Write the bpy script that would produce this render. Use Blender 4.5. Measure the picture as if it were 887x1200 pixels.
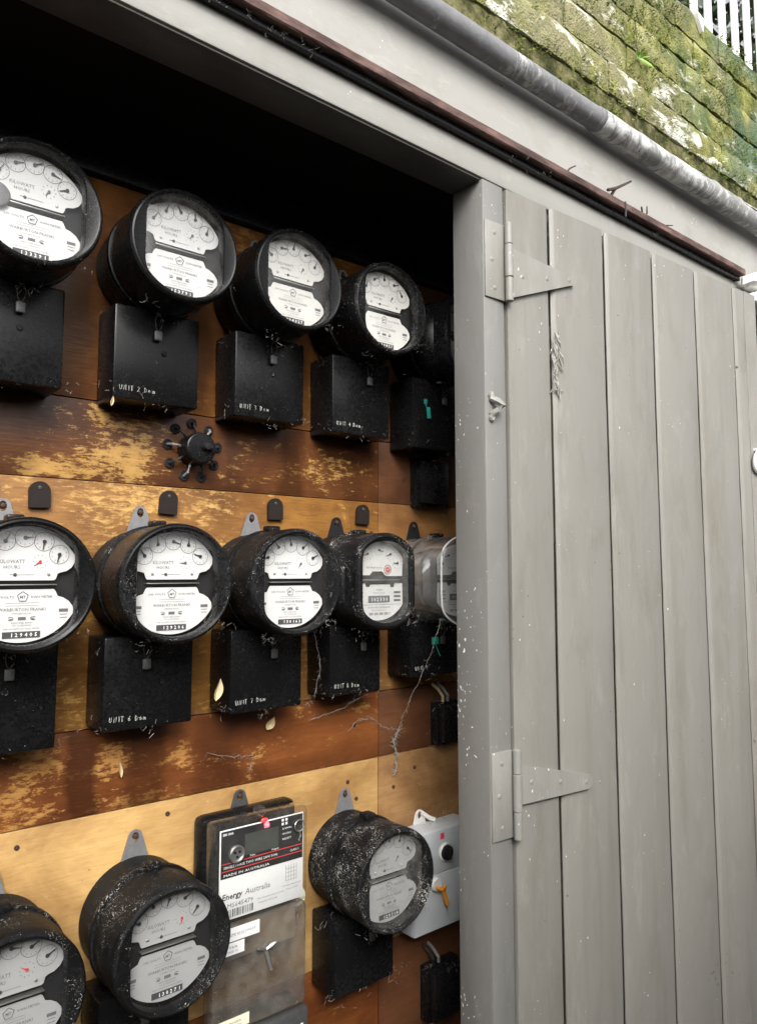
import bpy, bmesh, math, random
from math import sin, cos, pi, radians, atan2, hypot
from mathutils import Vector, Matrix, noise as mnoise

for o in list(bpy.data.objects):
    bpy.data.objects.remove(o)
scene = bpy.context.scene
COL = scene.collection
H = 1.5                      # eye height above the path

# ------------------------------------------------------------------ camera
cd = bpy.data.cameras.new('camera')
cam = bpy.data.objects.new('camera', cd)
COL.objects.link(cam)
scene.camera = cam
YAW, PITCH = radians(50.68), radians(5.19)
W = Vector((cos(YAW)*cos(PITCH), sin(YAW)*cos(PITCH), sin(PITCH)))
R = Vector((sin(YAW), -cos(YAW), 0))
U = R.cross(W)
cam.matrix_world = Matrix(((R.x, U.x, -W.x, 0), (R.y, U.y, -W.y, 0), (R.z, U.z, -W.z, H), (0, 0, 0, 1)))
cd.sensor_fit = 'HORIZONTAL'
cd.sensor_width = 36
cd.lens = 36*870/887
cd.shift_y = -9/887
cd.clip_start = 0.01
cd.clip_end = 500

# ------------------------------------------------------------------ sky, sun, exposure
SUN_EL, SUN_AZ = radians(38), radians(208)     # azimuth measured from +Y clockwise
world = bpy.data.worlds.new('World')
scene.world = world
world.use_nodes = True
wn = world.node_tree
bg = wn.nodes['Background']
sky = wn.nodes.new('ShaderNodeTexSky')
sky.sky_type = 'NISHITA'
sky.sun_disc = False
sky.sun_elevation = SUN_EL
sky.sun_rotation = SUN_AZ
sky.air_density = 1.0
sky.dust_density = 6.0
sky.ozone_density = 1.0
hs = wn.nodes.new('ShaderNodeHueSaturation')   # overcast: the blue is washed out
hs.inputs['Saturation'].default_value = 0.12
wn.links.new(sky.outputs[0], hs.inputs['Color'])
wn.links.new(hs.outputs[0], bg.inputs['Color'])
bg.inputs['Strength'].default_value = 0.15
sd = bpy.data.lights.new('sun', 'SUN')
sd.energy = 1.5
sd.angle = radians(32)
sd.color = (1.0, 0.97, 0.92)
sun = bpy.data.objects.new('sun', sd)
COL.objects.link(sun)
sdir = Vector((sin(SUN_AZ)*cos(SUN_EL), cos(SUN_AZ)*cos(SUN_EL), sin(SUN_EL)))
sun.rotation_euler = sdir.to_track_quat('Z', 'Y').to_euler()
sun.location = (0, 0, 12)
scene.view_settings.view_transform = 'Standard'
scene.view_settings.look = 'None'
scene.view_settings.gamma = 1
scene.view_settings.use_curve_mapping = False
scene.view_settings.exposure = 1.0

# ------------------------------------------------------------------ helpers: materials
class NT:
    def __init__(s, name):
        s.m = bpy.data.materials.new(name)
        s.m.use_nodes = True
        s.t = s.m.node_tree
        s.b = s.t.nodes['Principled BSDF']
        s.out = s.t.nodes['Material Output']
        s._obj = None
    def n(s, typ, **kw):
        nd = s.t.nodes.new(typ)
        for k, v in kw.items():
            setattr(nd, k, v)
        return nd
    def put(s, sock, v):
        if isinstance(v, bpy.types.NodeSocket):
            s.t.links.new(v, sock)
        elif isinstance(v, (tuple, list)) and len(v) == 3 and sock.type == 'RGBA':
            sock.default_value = (*v, 1)
        else:
            sock.default_value = v
    def obj(s):
        if s._obj is None:
            s._obj = s.n('ShaderNodeTexCoord').outputs['Object']
        return s._obj
    def world(s):
        return s.n('ShaderNodeNewGeometry').outputs['Position']
    def mapv(s, vec, scale=(1, 1, 1), loc=(0, 0, 0)):
        m = s.n('ShaderNodeMapping')
        s.put(m.inputs['Vector'], vec)
        m.inputs['Scale'].default_value = scale
        m.inputs['Location'].default_value = loc
        return m.outputs[0]
    def noise(s, vec, scale, detail=4, rough=0.55, dist=0.0):
        m = s.n('ShaderNodeTexNoise')
        s.put(m.inputs['Vector'], vec)
        m.inputs['Scale'].default_value = scale
        m.inputs['Detail'].default_value = detail
        m.inputs['Roughness'].default_value = rough
        m.inputs['Distortion'].default_value = dist
        return m.outputs['Fac']
    def voro(s, vec, scale, feature='F1', out='Distance', rnd=1.0):
        m = s.n('ShaderNodeTexVoronoi', feature=feature)
        s.put(m.inputs['Vector'], vec)
        m.inputs['Scale'].default_value = scale
        m.inputs['Randomness'].default_value = rnd
        return m.outputs[out]
    def ramp(s, fac, stops):
        m = s.n('ShaderNodeValToRGB')
        s.put(m.inputs[0], fac)
        e = m.color_ramp.elements
        while len(e) < len(stops):
            e.new(0.5)
        for i, (p, c) in enumerate(stops):
            e[i].position = p
            e[i].color = (*c, 1) if isinstance(c, (tuple, list)) else (c, c, c, 1)
        return m.outputs[0]
    def math(s, op, a, b=0.0, clamp=False):
        m = s.n('ShaderNodeMath', operation=op, use_clamp=clamp)
        s.put(m.inputs[0], a)
        s.put(m.inputs[1], b)
        return m.outputs[0]
    def mix(s, fac, a, b):
        m = s.n('ShaderNodeMix', data_type='RGBA')
        s.put(m.inputs[0], fac)
        s.put(m.inputs[6], a)
        s.put(m.inputs[7], b)
        return m.outputs[2]
    def sep(s, vec):
        m = s.n('ShaderNodeSeparateXYZ')
        s.put(m.inputs[0], vec)
        return m.outputs
    def bump(s, h, strength=0.3, dist=0.002):
        m = s.n('ShaderNodeBump')
        s.put(m.inputs['Height'], h)
        m.inputs['Strength'].default_value = strength
        m.inputs['Distance'].default_value = dist
        s.t.links.new(m.outputs[0], s.b.inputs['Normal'])
    def set(s, color=None, rough=None, metal=None, spec=None):
        if color is not None: s.put(s.b.inputs['Base Color'], color)
        if rough is not None: s.put(s.b.inputs['Roughness'], rough)
        if metal is not None: s.put(s.b.inputs['Metallic'], metal)
        if spec is not None: s.put(s.b.inputs['Specular IOR Level'], spec)
        return s.m

M = {}
def plain(name, col, rough=0.6, metal=0.0, var=0.25, scale=60, spec=0.5):
    t = NT(name)
    f = t.noise(t.obj(), scale, 3)
    c = t.mix(f, tuple(x*(1-var) for x in col), tuple(min(1, x*(1+var)) for x in col))
    M[name] = t.set(c, rough, metal, spec)
    return M[name]

def black_enamel(name, speck, dust, base=0.005, rough=0.26, streak=False):
    """old black cases: dull enamel, grey dust film, pale specks of web and plaster"""
    t = NT(name)
    o = t.obj()
    w = t.world()
    film = t.noise(w, 9, 5, 0.65)
    fine = t.noise(w, 190, 3, 0.7)
    film = t.ramp(t.math('MULTIPLY', film, fine), [(0.22, 0.0), (0.55, 1.0)])
    film = t.math('MULTIPLY', film, dust)
    c = t.mix(film, (base, base, base*1.05), (0.026, 0.026, 0.027))
    wob = t.n('ShaderNodeVectorMath', operation='ADD')
    t.put(wob.inputs[0], w)
    nc = t.n('ShaderNodeTexNoise'); t.put(nc.inputs['Vector'], w); nc.inputs['Scale'].default_value = 55
    sc = t.n('ShaderNodeVectorMath', operation='SCALE'); t.put(sc.inputs[0], nc.outputs['Color']); sc.inputs['Scale'].default_value = 0.03
    t.put(wob.inputs[1], sc.outputs[0])
    area = t.ramp(t.noise(w, 26, 4, 0.65), [(0.36, 0.03), (0.72, 1.0)])
    th = t.math('MULTIPLY', area, speck)
    v1 = t.voro(wob.outputs[0], 400)
    m1 = t.math('LESS_THAN', v1, t.math('MULTIPLY', th, 0.20))
    v2 = t.voro(t.mapv(wob.outputs[0], (1.0, 1.0, 0.35) if not streak else (1.3, 0.26, 0.9)), 360)
    m2 = t.math('LESS_THAN', v2, t.math('MULTIPLY', th, 0.17))
    mk = t.math('MAXIMUM', m1, m2)
    pale = t.mix(t.noise(w, 120, 2), (0.06, 0.058, 0.05), (0.55, 0.54, 0.50))
    c = t.mix(mk, c, pale)
    r = t.math('ADD', t.math('MULTIPLY', film, 0.3), rough+(0.22 if streak else 0.0))
    r = t.math('ADD', r, t.math('MULTIPLY', mk, 0.3), True)
    t.bump(t.math('ADD', t.math('MULTIPLY', fine, 0.3), mk), 0.25, 0.0008)
    M[name] = t.set(c, r, 0, 0.10 if streak else 0.2)
    return M[name]

black_enamel('case_black_clean', 0.5, 0.35)
black_enamel('case_black', 1.15, 0.8)
black_enamel('case_black_dusty', 1.5, 1.0, streak=True)
black_enamel('case_black_webbed', 2.0, 1.3, streak=True)
black_enamel('box_black', 0.6, 0.5, 0.005, 0.26)
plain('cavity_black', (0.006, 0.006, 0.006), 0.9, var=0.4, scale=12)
plain('inner_black', (0.012, 0.012, 0.013), 0.6, spec=0.2)
plain('plate_white', (0.58, 0.58, 0.565), 0.45, var=0.05, scale=25)
plain('plate_cream', (0.56, 0.552, 0.52), 0.45, var=0.07, scale=25)
plain('plate_grey', (0.33, 0.334, 0.33), 0.45, var=0.1, scale=25)
plain('print_black', (0.02, 0.02, 0.022), 0.6)
plain('register_dark', (0.05, 0.05, 0.052), 0.5)
plain('print_grey', (0.11, 0.11, 0.115), 0.6)
plain('print_red', (0.55, 0.03, 0.03), 0.6)
plain('print_white', (0.8, 0.8, 0.78), 0.7, var=0.1)
plain('chalk_white', (0.38, 0.38, 0.36), 0.9, var=0.35, scale=400)
plain('aluminium', (0.22, 0.22, 0.225), 0.5, 0.45, var=0.35, scale=90)
plain('steel_bright', (0.55, 0.55, 0.53), 0.3, 0.9, var=0.2)
plain('steel_dark', (0.07, 0.06, 0.055), 0.5, 0.5, var=0.5)
plain('rust_screw', (0.05, 0.025, 0.018), 0.7, 0.2, var=0.5)
plain('lead', (0.075, 0.075, 0.075), 0.5, 0.4, var=0.4, scale=150)
plain('bakelite_brown', (0.016, 0.011, 0.009), 0.6, spec=0.2, var=0.3)
plain('teal_tag', (0.015, 0.22, 0.17), 0.4, var=0.3, scale=150)
plain('orange_tag', (0.75, 0.3, 0.03), 0.45, var=0.2)
plain('pink_tag', (0.75, 0.06, 0.12), 0.5)
plain('wire_cream', (0.5, 0.38, 0.2), 0.6)
plain('wire_black', (0.015, 0.015, 0.015), 0.5)
plain('wire_grey', (0.2, 0.2, 0.2), 0.5)
plain('grey_enamel', (0.52, 0.545, 0.56), 0.4, var=0.1, scale=40)
plain('white_plastic', (0.72, 0.71, 0.68), 0.4, var=0.1)
plain('dead_leaf', (0.62, 0.5, 0.3), 0.7, var=0.3, scale=120)
plain('web', (0.24, 0.225, 0.2), 0.9, var=0.3, scale=200)
plain('straw', (0.5, 0.42, 0.3), 0.8, var=0.4, scale=100)
plain('twig', (0.045, 0.03, 0.022), 0.8, var=0.5)
plain('block_beige', (0.30, 0.24, 0.17), 0.6, var=0.5, scale=18)
plain('lcd', (0.05, 0.055, 0.05), 0.2)
plain('sticker_cream', (0.75, 0.72, 0.55), 0.6, var=0.06)
plain('sticker_white', (0.72, 0.72, 0.72), 0.5, var=0.04)
plain('paling_white', (0.85, 0.85, 0.83), 0.5, var=0.06)
plain('concrete', (0.07, 0.067, 0.06), 0.9, var=0.3, scale=9)
plain('shade_fence_timber', (0.08, 0.065, 0.05), 0.85, var=0.4, scale=14)
plain('mortar_dark', (0.06, 0.055, 0.04), 0.95, var=0.6, scale=70)
plain('leaf_dark', (0.025, 0.045, 0.018), 0.55, var=0.6, scale=3)
plain('leaf_bright', (0.22, 0.36, 0.06), 0.5, var=0.3, scale=30)
plain('tendril', (0.55, 0.52, 0.4), 0.8, var=0.3)

def emissive(name, col, st):
    t = NT(name)
    t.put(t.b.inputs['Emission Color'], col)
    t.b.inputs['Emission Strength'].default_value = st
    M[name] = t.set(col, 0.4)
emissive('led_red', (1.0, 0.03, 0.04), 9.0)
emissive('led_glow', (0.8, 0.03, 0.03), 0.9)

def glass(name, tint, dustamt, rough=0.03, refl=1.0):
    t = NT(name)
    tr = t.n('ShaderNodeBsdfTransparent'); tr.inputs[0].default_value = (*tint, 1)
    gl = t.n('ShaderNodeBsdfGlossy'); gl.inputs['Roughness'].default_value = rough
    lw = t.n('ShaderNodeLayerWeight'); lw.inputs['Blend'].default_value = 0.5
    fr = t.math('ADD', t.math('MULTIPLY', t.math('POWER', lw.outputs['Facing'], 5.0), 0.9), 0.045)   # thin sheet: the same from both sides
    ms = t.n('ShaderNodeMixShader')
    t.put(ms.inputs[0], t.math('MULTIPLY', fr, refl, True))
    t.t.links.new(tr.outputs[0], ms.inputs[1]); t.t.links.new(gl.outputs[0], ms.inputs[2])
    df = t.n('ShaderNodeBsdfDiffuse'); df.inputs[0].default_value = (0.42, 0.41, 0.38, 1)
    w = t.world()
    d = t.ramp(t.noise(w, 45, 5, 0.7), [(0.35, 0.15), (0.75, 1.0)])
    sp = t.math('LESS_THAN', t.voro(w, 260), t.math('MULTIPLY', t.noise(w, 18, 3), 0.16))
    fac = t.math('MAXIMUM', t.math('MULTIPLY', d, dustamt), t.math('MULTIPLY', sp, min(1, dustamt*5)), True)
    m2 = t.n('ShaderNodeMixShader')
    t.put(m2.inputs[0], fac)
    t.t.links.new(ms.outputs[0], m2.inputs[1]); t.t.links.new(df.outputs[0], m2.inputs[2])
    t.t.links.new(m2.outputs[0], t.out.inputs['Surface'])
    M[name] = t.m
glass('glass_clean', (0.98, 0.98, 0.98), 0.03)
glass('glass_film', (0.97, 0.97, 0.97), 0.09)
glass('hazy_plastic', (0.96, 0.96, 0.96), 0.22, 0.06, 3.2)
glass('glass_dusty', (0.9, 0.9, 0.9), 0.22)
glass('clear_plastic', (0.98, 0.98, 0.97), 0.06, 0.08, 1.6)
glass('smoky_plastic', (0.74, 0.71, 0.67), 0.24, 0.10, 2.2)

def grey_paint(name, col, chip=0.3, dirt=0.4, flecks=0.0, along='z'):
    t = NT(name)
    w = t.world()
    big = t.noise(w, 2.2, 4, 0.6)
    c = t.mix(big, tuple(x*0.88 for x in col), tuple(x*1.08 for x in col))
    # vertical water streaks
    st = t.ramp(t.noise(t.mapv(w, (16, 16, 0.9) if along == 'z' else (7, 7, 5)), 1.6, 6, 0.65), [(0.5, 0.0), (0.78, 1.0)])
    c = t.mix(t.math('MULTIPLY', st, dirt*0.5), c, (col[0]*0.60, col[1]*0.55, col[2]*0.45))
    bl_ = t.ramp(t.noise(t.mapv(w, (9, 9, 3.2) if along == 'z' else (3, 8, 9), (2, 1, 7)), 1.3, 7, 0.7, 0.6), [(0.50, 0.0), (0.66, 1.0)])
    c = t.mix(t.math('MULTIPLY', bl_, dirt*0.45), c, (col[0]*0.66, col[1]*0.63, col[2]*0.56))
    pale_ = t.ramp(t.noise(t.mapv(w, (22, 22, 7) if along == 'z' else (7, 22, 22), (7, 3, 1)), 1.5, 8, 0.75, 0.3), [(0.54, 0.0), (0.68, 1.0)])
    c = t.mix(t.math('MULTIPLY', pale_, 0.3), c, (min(1, col[0]*1.5), min(1, col[1]*1.5), min(1, col[2]*1.52)))
    # thin brush strokes in the paint
    br = t.noise(t.mapv(w, (240, 240, 6) if along == 'z' else (6, 240, 240)), 1.0, 3, 0.6)
    c = t.mix(t.math('MULTIPLY', br, 0.09), c, (col[0]*0.7, col[1]*0.7, col[2]*0.7))
    # grime spots
    sp = t.math('LESS_THAN', t.voro(w, 70), t.math('MULTIPLY', t.ramp(t.noise(w, 9, 3), [(0.55, 0.0), (0.8, 0.16)]), dirt*1.6))
    c = t.mix(sp, c, (0.09, 0.085, 0.075))
    # pale chips
    ch = t.math('LESS_THAN', t.voro(t.mapv(w, (1, 1, 0.5)), 95), t.math('MULTIPLY', t.ramp(t.noise(w, 12, 4), [(0.5, 0.0), (0.72, 0.2)]), chip))
    c = t.mix(ch, c, (0.72, 0.71, 0.68))
    h = t.math('ADD', t.math('MULTIPLY', br, 0.5), t.math('MULTIPLY', t.noise(w, 40, 4), 0.6))
    if flecks:
        wob = t.n('ShaderNodeTexNoise'); t.put(wob.inputs['Vector'], w); wob.inputs['Scale'].default_value = 60
        ad = t.n('ShaderNodeVectorMath', operation='ADD'); t.put(ad.inputs[0], w)
        sc = t.n('ShaderNodeVectorMath', operation='SCALE'); t.put(sc.inputs[0], wob.outputs['Color']); sc.inputs['Scale'].default_value = 0.02
        t.put(ad.inputs[1], sc.outputs[0])
        yy = t.sep(w)[1]
        nearback = t.ramp(t.math('MULTIPLY', t.math('SUBTRACT', yy, 0.8), 14.3), [(0.25, 0.25), (0.85, 1.0)])
        patch = t.ramp(t.noise(w, 11, 3), [(0.42, 0.0), (0.62, 1.0)])
        fl = t.math('LESS_THAN', t.voro(t.mapv(ad.outputs[0], (1, 1, 0.42)), 150), t.math('MULTIPLY', t.math('MULTIPLY', nearback, patch), 0.3*flecks))
        c = t.mix(fl, c, (0.85, 0.85, 0.83))
        h = t.math('ADD', h, fl)
    h = t.math('SUBTRACT', h, t.math('MULTIPLY', ch, 0.7))
    h = t.math('ADD', h, t.math('MULTIPLY', pale_, 0.5))
    t.bump(h, 0.38, 0.0014)
    M[name] = t.set(c, t.math('ADD', t.math('MULTIPLY', big, 0.25), 0.34), 0, 0.4)
GREY = (0.200, 0.192, 0.173)
grey_paint('door_paint', GREY, 0.6, 1.0)
grey_paint('post_paint', (0.165, 0.162, 0.153), 0.6, 0.7, 0.9)
grey_paint('fascia_paint', (0.33, 0.322, 0.30), 0.7, 0.9, along='x')
grey_paint('hinge_paint', (0.222, 0.216, 0.198), 0.9, 1.0)
grey_paint('lintel_paint', (0.28, 0.275, 0.255), 0.5, 0.5, along='x')

grey_paint('underside_shade_paint', (0.06, 0.057, 0.052), 0.3, 0.5, along='x')

def flaky_white(name, under, amount, col=(0.72, 0.72, 0.70)):
    t = NT(name)
    w = t.world()
    f = t.noise(t.mapv(w, (16, 7, 7)), 3.5, 10, 0.78, 0.5)
    f = t.math('ADD', t.math('MULTIPLY', f, 0.6), t.math('MULTIPLY', t.noise(w, 11, 5, 0.6), 0.4))
    k = t.ramp(f, [(amount-0.06, 0.0), (amount-0.01, 0.6), (amount+0.08, 1.0)])
    u = t.mix(t.noise(w, 30, 4), tuple(x*0.6 for x in under), tuple(x*1.35 for x in under))
    c = t.mix(k, u, t.mix(t.noise(w, 60, 3), tuple(x*0.8 for x in col), col))
    t.bump(t.math('ADD', k, t.noise(w, 90, 3)), 0.5, 0.002)
    M[name] = t.set(c, 0.6, 0, 0.35)
flaky_white('pipe_grey', (0.16, 0.16, 0.165), 0.60, (0.5, 0.5, 0.48))
flaky_white('pipe_flaky', (0.22, 0.22, 0.215), 0.54)
flaky_white('peeling_white', (0.06, 0.055, 0.05), 0.36, (0.85, 0.85, 0.83))

t = NT('rusty_iron')
w = t.world()
f = t.noise(t.mapv(w, (8, 30, 30)), 1.5, 6, 0.65)
c = t.ramp(f, [(0.3, (0.022, 0.014, 0.012)), (0.46, (0.065, 0.038, 0.033)), (0.58, (0.115, 0.070, 0.060)), (0.74, (0.21, 0.12, 0.08))])
t.bump(t.noise(w, 120, 4), 0.6, 0.002)
M['rusty_iron'] = t.set(c, 0.75, 0, 0.3)

def wood(name, base, dark, pale, flake=0.5, gold=None, stains=(), scale=1.0, soft=0.0, grain=0.5):
    """varnished boards; flakes where varnish has let go, dark water stains with shapes of their own"""
    t = NT(name)
    w = t.world()
    x, y, z = t.sep(w)
    g = t.noise(t.mapv(w, (5, 1, 75)), 1.0*scale, 5, 0.6, 0.7)
    g2 = t.noise(t.mapv(w, (28, 1, 260)), 1.0, 3, 0.6)
    c = t.mix(t.math('MULTIPLY', g, 1.0), dark, base)
    c = t.mix(t.math('MULTIPLY', t.ramp(g2, [(0.45, 0.0), (0.7, 1.0)]), grain*0.5), c, tuple(q*0.45 for q in dark))
    big = t.noise(t.mapv(w, (1, 1, 1.6)), 5.5, 5, 0.62, 0.4)
    c = t.mix(t.ramp(big, [(0.38, 0.0), (0.66, 0.85)]), c, (dark[0]*0.42, dark[1]*0.34, dark[2]*0.3))
    if flake > 0:
        fn = t.noise(t.mapv(w, (0.6, 1, 1.8)), 85, 12, 0.82, 0.25)
        fl = t.noise(t.mapv(w, (0.8, 1, 1.3), (3.3, 0, 1.7)), 12, 5, 0.65, 0.6)
        k = t.math('ADD', t.math('MULTIPLY', t.math('SUBTRACT', fn, 0.3), 1.35), t.math('MULTIPLY', t.math('SUBTRACT', fl, 0.25), 0.9))
        k = t.math('ADD', k, t.math('MULTIPLY', t.math('SUBTRACT', g2, 0.5), 0.28))
        if gold:
            for (gx, gz, rx, rz, amt) in gold:
                dx = t.math('DIVIDE', t.math('SUBTRACT', x, gx), rx)
                dz = t.math('DIVIDE', t.math('SUBTRACT', z, gz), rz)
                d = t.math('SQRT', t.math('ADD', t.math('MULTIPLY', dx, dx), t.math('MULTIPLY', dz, dz)))
                k = t.math('ADD', k, t.math('MULTIPLY', t.math('SUBTRACT', 1.0, d, True), amt))
        k = t.ramp(k, [(0.74-0.25*flake, 0.0), (0.80-0.25*flake+soft*0.2, 0.75), (1.05-0.1*flake, 1.0)])
        c = t.mix(k, c, t.mix(g, tuple(q*0.72 for q in pale), pale))
    for (sx, hw, amt) in stains:
        wx = t.math('ADD', x, t.math('MULTIPLY', t.math('SUBTRACT', t.noise(t.mapv(w, (18, 1, 12)), 1.0, 4, 0.6), 0.5), 0.05))
        d = t.math('ABSOLUTE', t.math('DIVIDE', t.math('SUBTRACT', wx, sx), hw))
        k = t.ramp(d, [(0.5, amt), (1.0, 0.0)])
        c = t.mix(k, c, tuple(q*0.30 for q in dark))
    # speckled dirt
    sp = t.math('LESS_THAN', t.voro(t.mapv(w, (1, 1, 1.4)), 85), t.ramp(t.noise(w, 14, 3), [(0.52, 0.0), (0.8, 0.2)]))
    c = t.mix(t.math('MULTIPLY', sp, 0.8), c, tuple(q*0.2 for q in dark))
    t.bump(t.math('ADD', g, t.math('MULTIPLY', g2, 1.0)), 0.3, 0.0016)
    M[name] = t.set(c, t.math('ADD', t.math('MULTIPLY', big, 0.3), 0.24), 0, 0.45)
Z0 = H
wood('wood_orange', (0.34, 0.145, 0.038), (0.16, 0.055, 0.014), (0.50, 0.26, 0.08), 0.42, stains=[(0.335, 0.03, 0.5), (0.53, 0.03, 0.5), (0.73, 0.03, 0.5)])
wood('wood_brown_flaky', (0.17, 0.066, 0.022), (0.085, 0.030, 0.011), (0.55, 0.32, 0.10), 0.30,
     gold=[(0.40, Z0+0.17, 0.17, 0.10, 0.26), (0.29, Z0+0.15, 0.1, 0.03, 0.22), (0.80, Z0+0.19, 0.13, 0.07, 0.22), (0.60, Z0+0.16, 0.08, 0.08, 0.12)],
     stains=[(0.715, 0.035, 0.6), (0.255, 0.04, 0.4), (0.60, 0.02, 0.4)])
wood('wood_gold_flaky', (0.33, 0.16, 0.042), (0.19, 0.083, 0.02), (0.62, 0.375, 0.12), 0.74, soft=0.45, grain=1.0,
     gold=[(0.48, Z0+0.12, 0.25, 0.06, 0.12)])
wood('wood_red_flaky', (0.27, 0.095, 0.028), (0.14, 0.042, 0.012), (0.52, 0.27, 0.08), 0.30,
     gold=[(0.29, Z0-0.29, 0.07, 0.08, 0.25), (0.41, Z0-0.27, 0.04, 0.05, 0.2), (0.52, Z0-0.28, 0.03, 0.05, 0.25), (0.40, Z0-0.35, 0.3, 0.03, 0.15)],
     stains=[(0.365, 0.028, 0.85), (0.46, 0.04, 0.7), (0.58, 0.05, 0.55)])
wood('wood_ply', (0.60, 0.39, 0.16), (0.46, 0.275, 0.10), (0.70, 0.48, 0.22), 0.3, soft=1.0, grain=0.5)
wood('wood_shade_brown', (0.15, 0.062, 0.027), (0.085, 0.034, 0.015), (0.3, 0.17, 0.07), 0.1)  # right-hand boards: their deeper shade is put into these darker wood colours
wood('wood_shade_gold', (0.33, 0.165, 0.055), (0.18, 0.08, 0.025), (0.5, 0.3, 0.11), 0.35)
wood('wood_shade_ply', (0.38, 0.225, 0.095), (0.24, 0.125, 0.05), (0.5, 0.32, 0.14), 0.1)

t = NT('mossy_brick')
w = t.world()
rnd = t.n('ShaderNodeObjectInfo').outputs['Random']
x, y, z = t.sep(w)
b = t.noise(w, 5.5, 6, 0.65, 0.6)
moss = t.ramp(t.noise(t.mapv(w, (1, 1, 1), (5, 2, 1)), 16, 7, 0.72, 0.5), [(0.30, (0.018, 0.030, 0.010)), (0.40, (0.075, 0.095, 0.018)), (0.50, (0.19, 0.195, 0.045)), (0.62, (0.38, 0.375, 0.15)), (0.80, (0.30, 0.26, 0.13))])
stone = t.mix(rnd, (0.40, 0.36, 0.22), (0.24, 0.21, 0.10))
stone = t.mix(t.noise(w, 60, 4), stone, (0.10, 0.11, 0.05))
c = t.mix(t.ramp(b, [(0.42, 0.0), (0.62, 0.95)]), stone, moss)
li = t.noise(t.mapv(w, (0.8, 1.0, 1.9), (1.1, 0, 4.2)), 10, 8, 0.72, 0.5)
low = t.ramp(t.math('MULTIPLY', t.math('SUBTRACT', z, H+0.98), 2.6), [(0.0, 0.07), (0.5, 0.0), (1.0, -0.1)])
c = t.mix(t.ramp(t.math('ADD', li, t.math('MULTIPLY', t.math('SUBTRACT', H+1.16, z), 0.35)), [(0.555, 0.0), (0.63, 1.0)]), c, (0.72, 0.71, 0.62))
teal = t.math('MULTIPLY', t.ramp(t.math('MULTIPLY', t.math('SUBTRACT', x, 1.35), 1.0), [(0.1, 0.0), (0.7, 0.9)]), t.ramp(t.noise(w, 7, 4), [(0.42, 0.0), (0.6, 1.0)]))
c = t.mix(teal, c, (0.065, 0.13, 0.085))
t.bump(t.math('ADD', t.noise(w, 50, 6, 0.7), t.noise(w, 220, 3)), 0.9, 0.008)
M['mossy_brick'] = t.set(c, 0.9, 0, 0.2)
t = NT('mossy_mortar')
w = t.world()
c = t.ramp(t.noise(w, 22, 8, 0.72), [(0.3, (0.012, 0.014, 0.007)), (0.46, (0.05, 0.05, 0.02)), (0.58, (0.13, 0.12, 0.055)), (0.72, (0.26, 0.24, 0.16))])
t.bump(t.noise(w, 90, 5), 0.8, 0.006)
M['mossy_mortar'] = t.set(c, 0.95, 0, 0.15)
t = NT('moss')
c = t.ramp(t.noise(t.world(), 13, 5), [(0.3, (0.02, 0.04, 0.01)), (0.5, (0.08, 0.11, 0.02)), (0.65, (0.20, 0.22, 0.045)), (0.8, (0.10, 0.09, 0.03))])
M['moss'] = t.set(c, 0.9, 0, 0.15)

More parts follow.
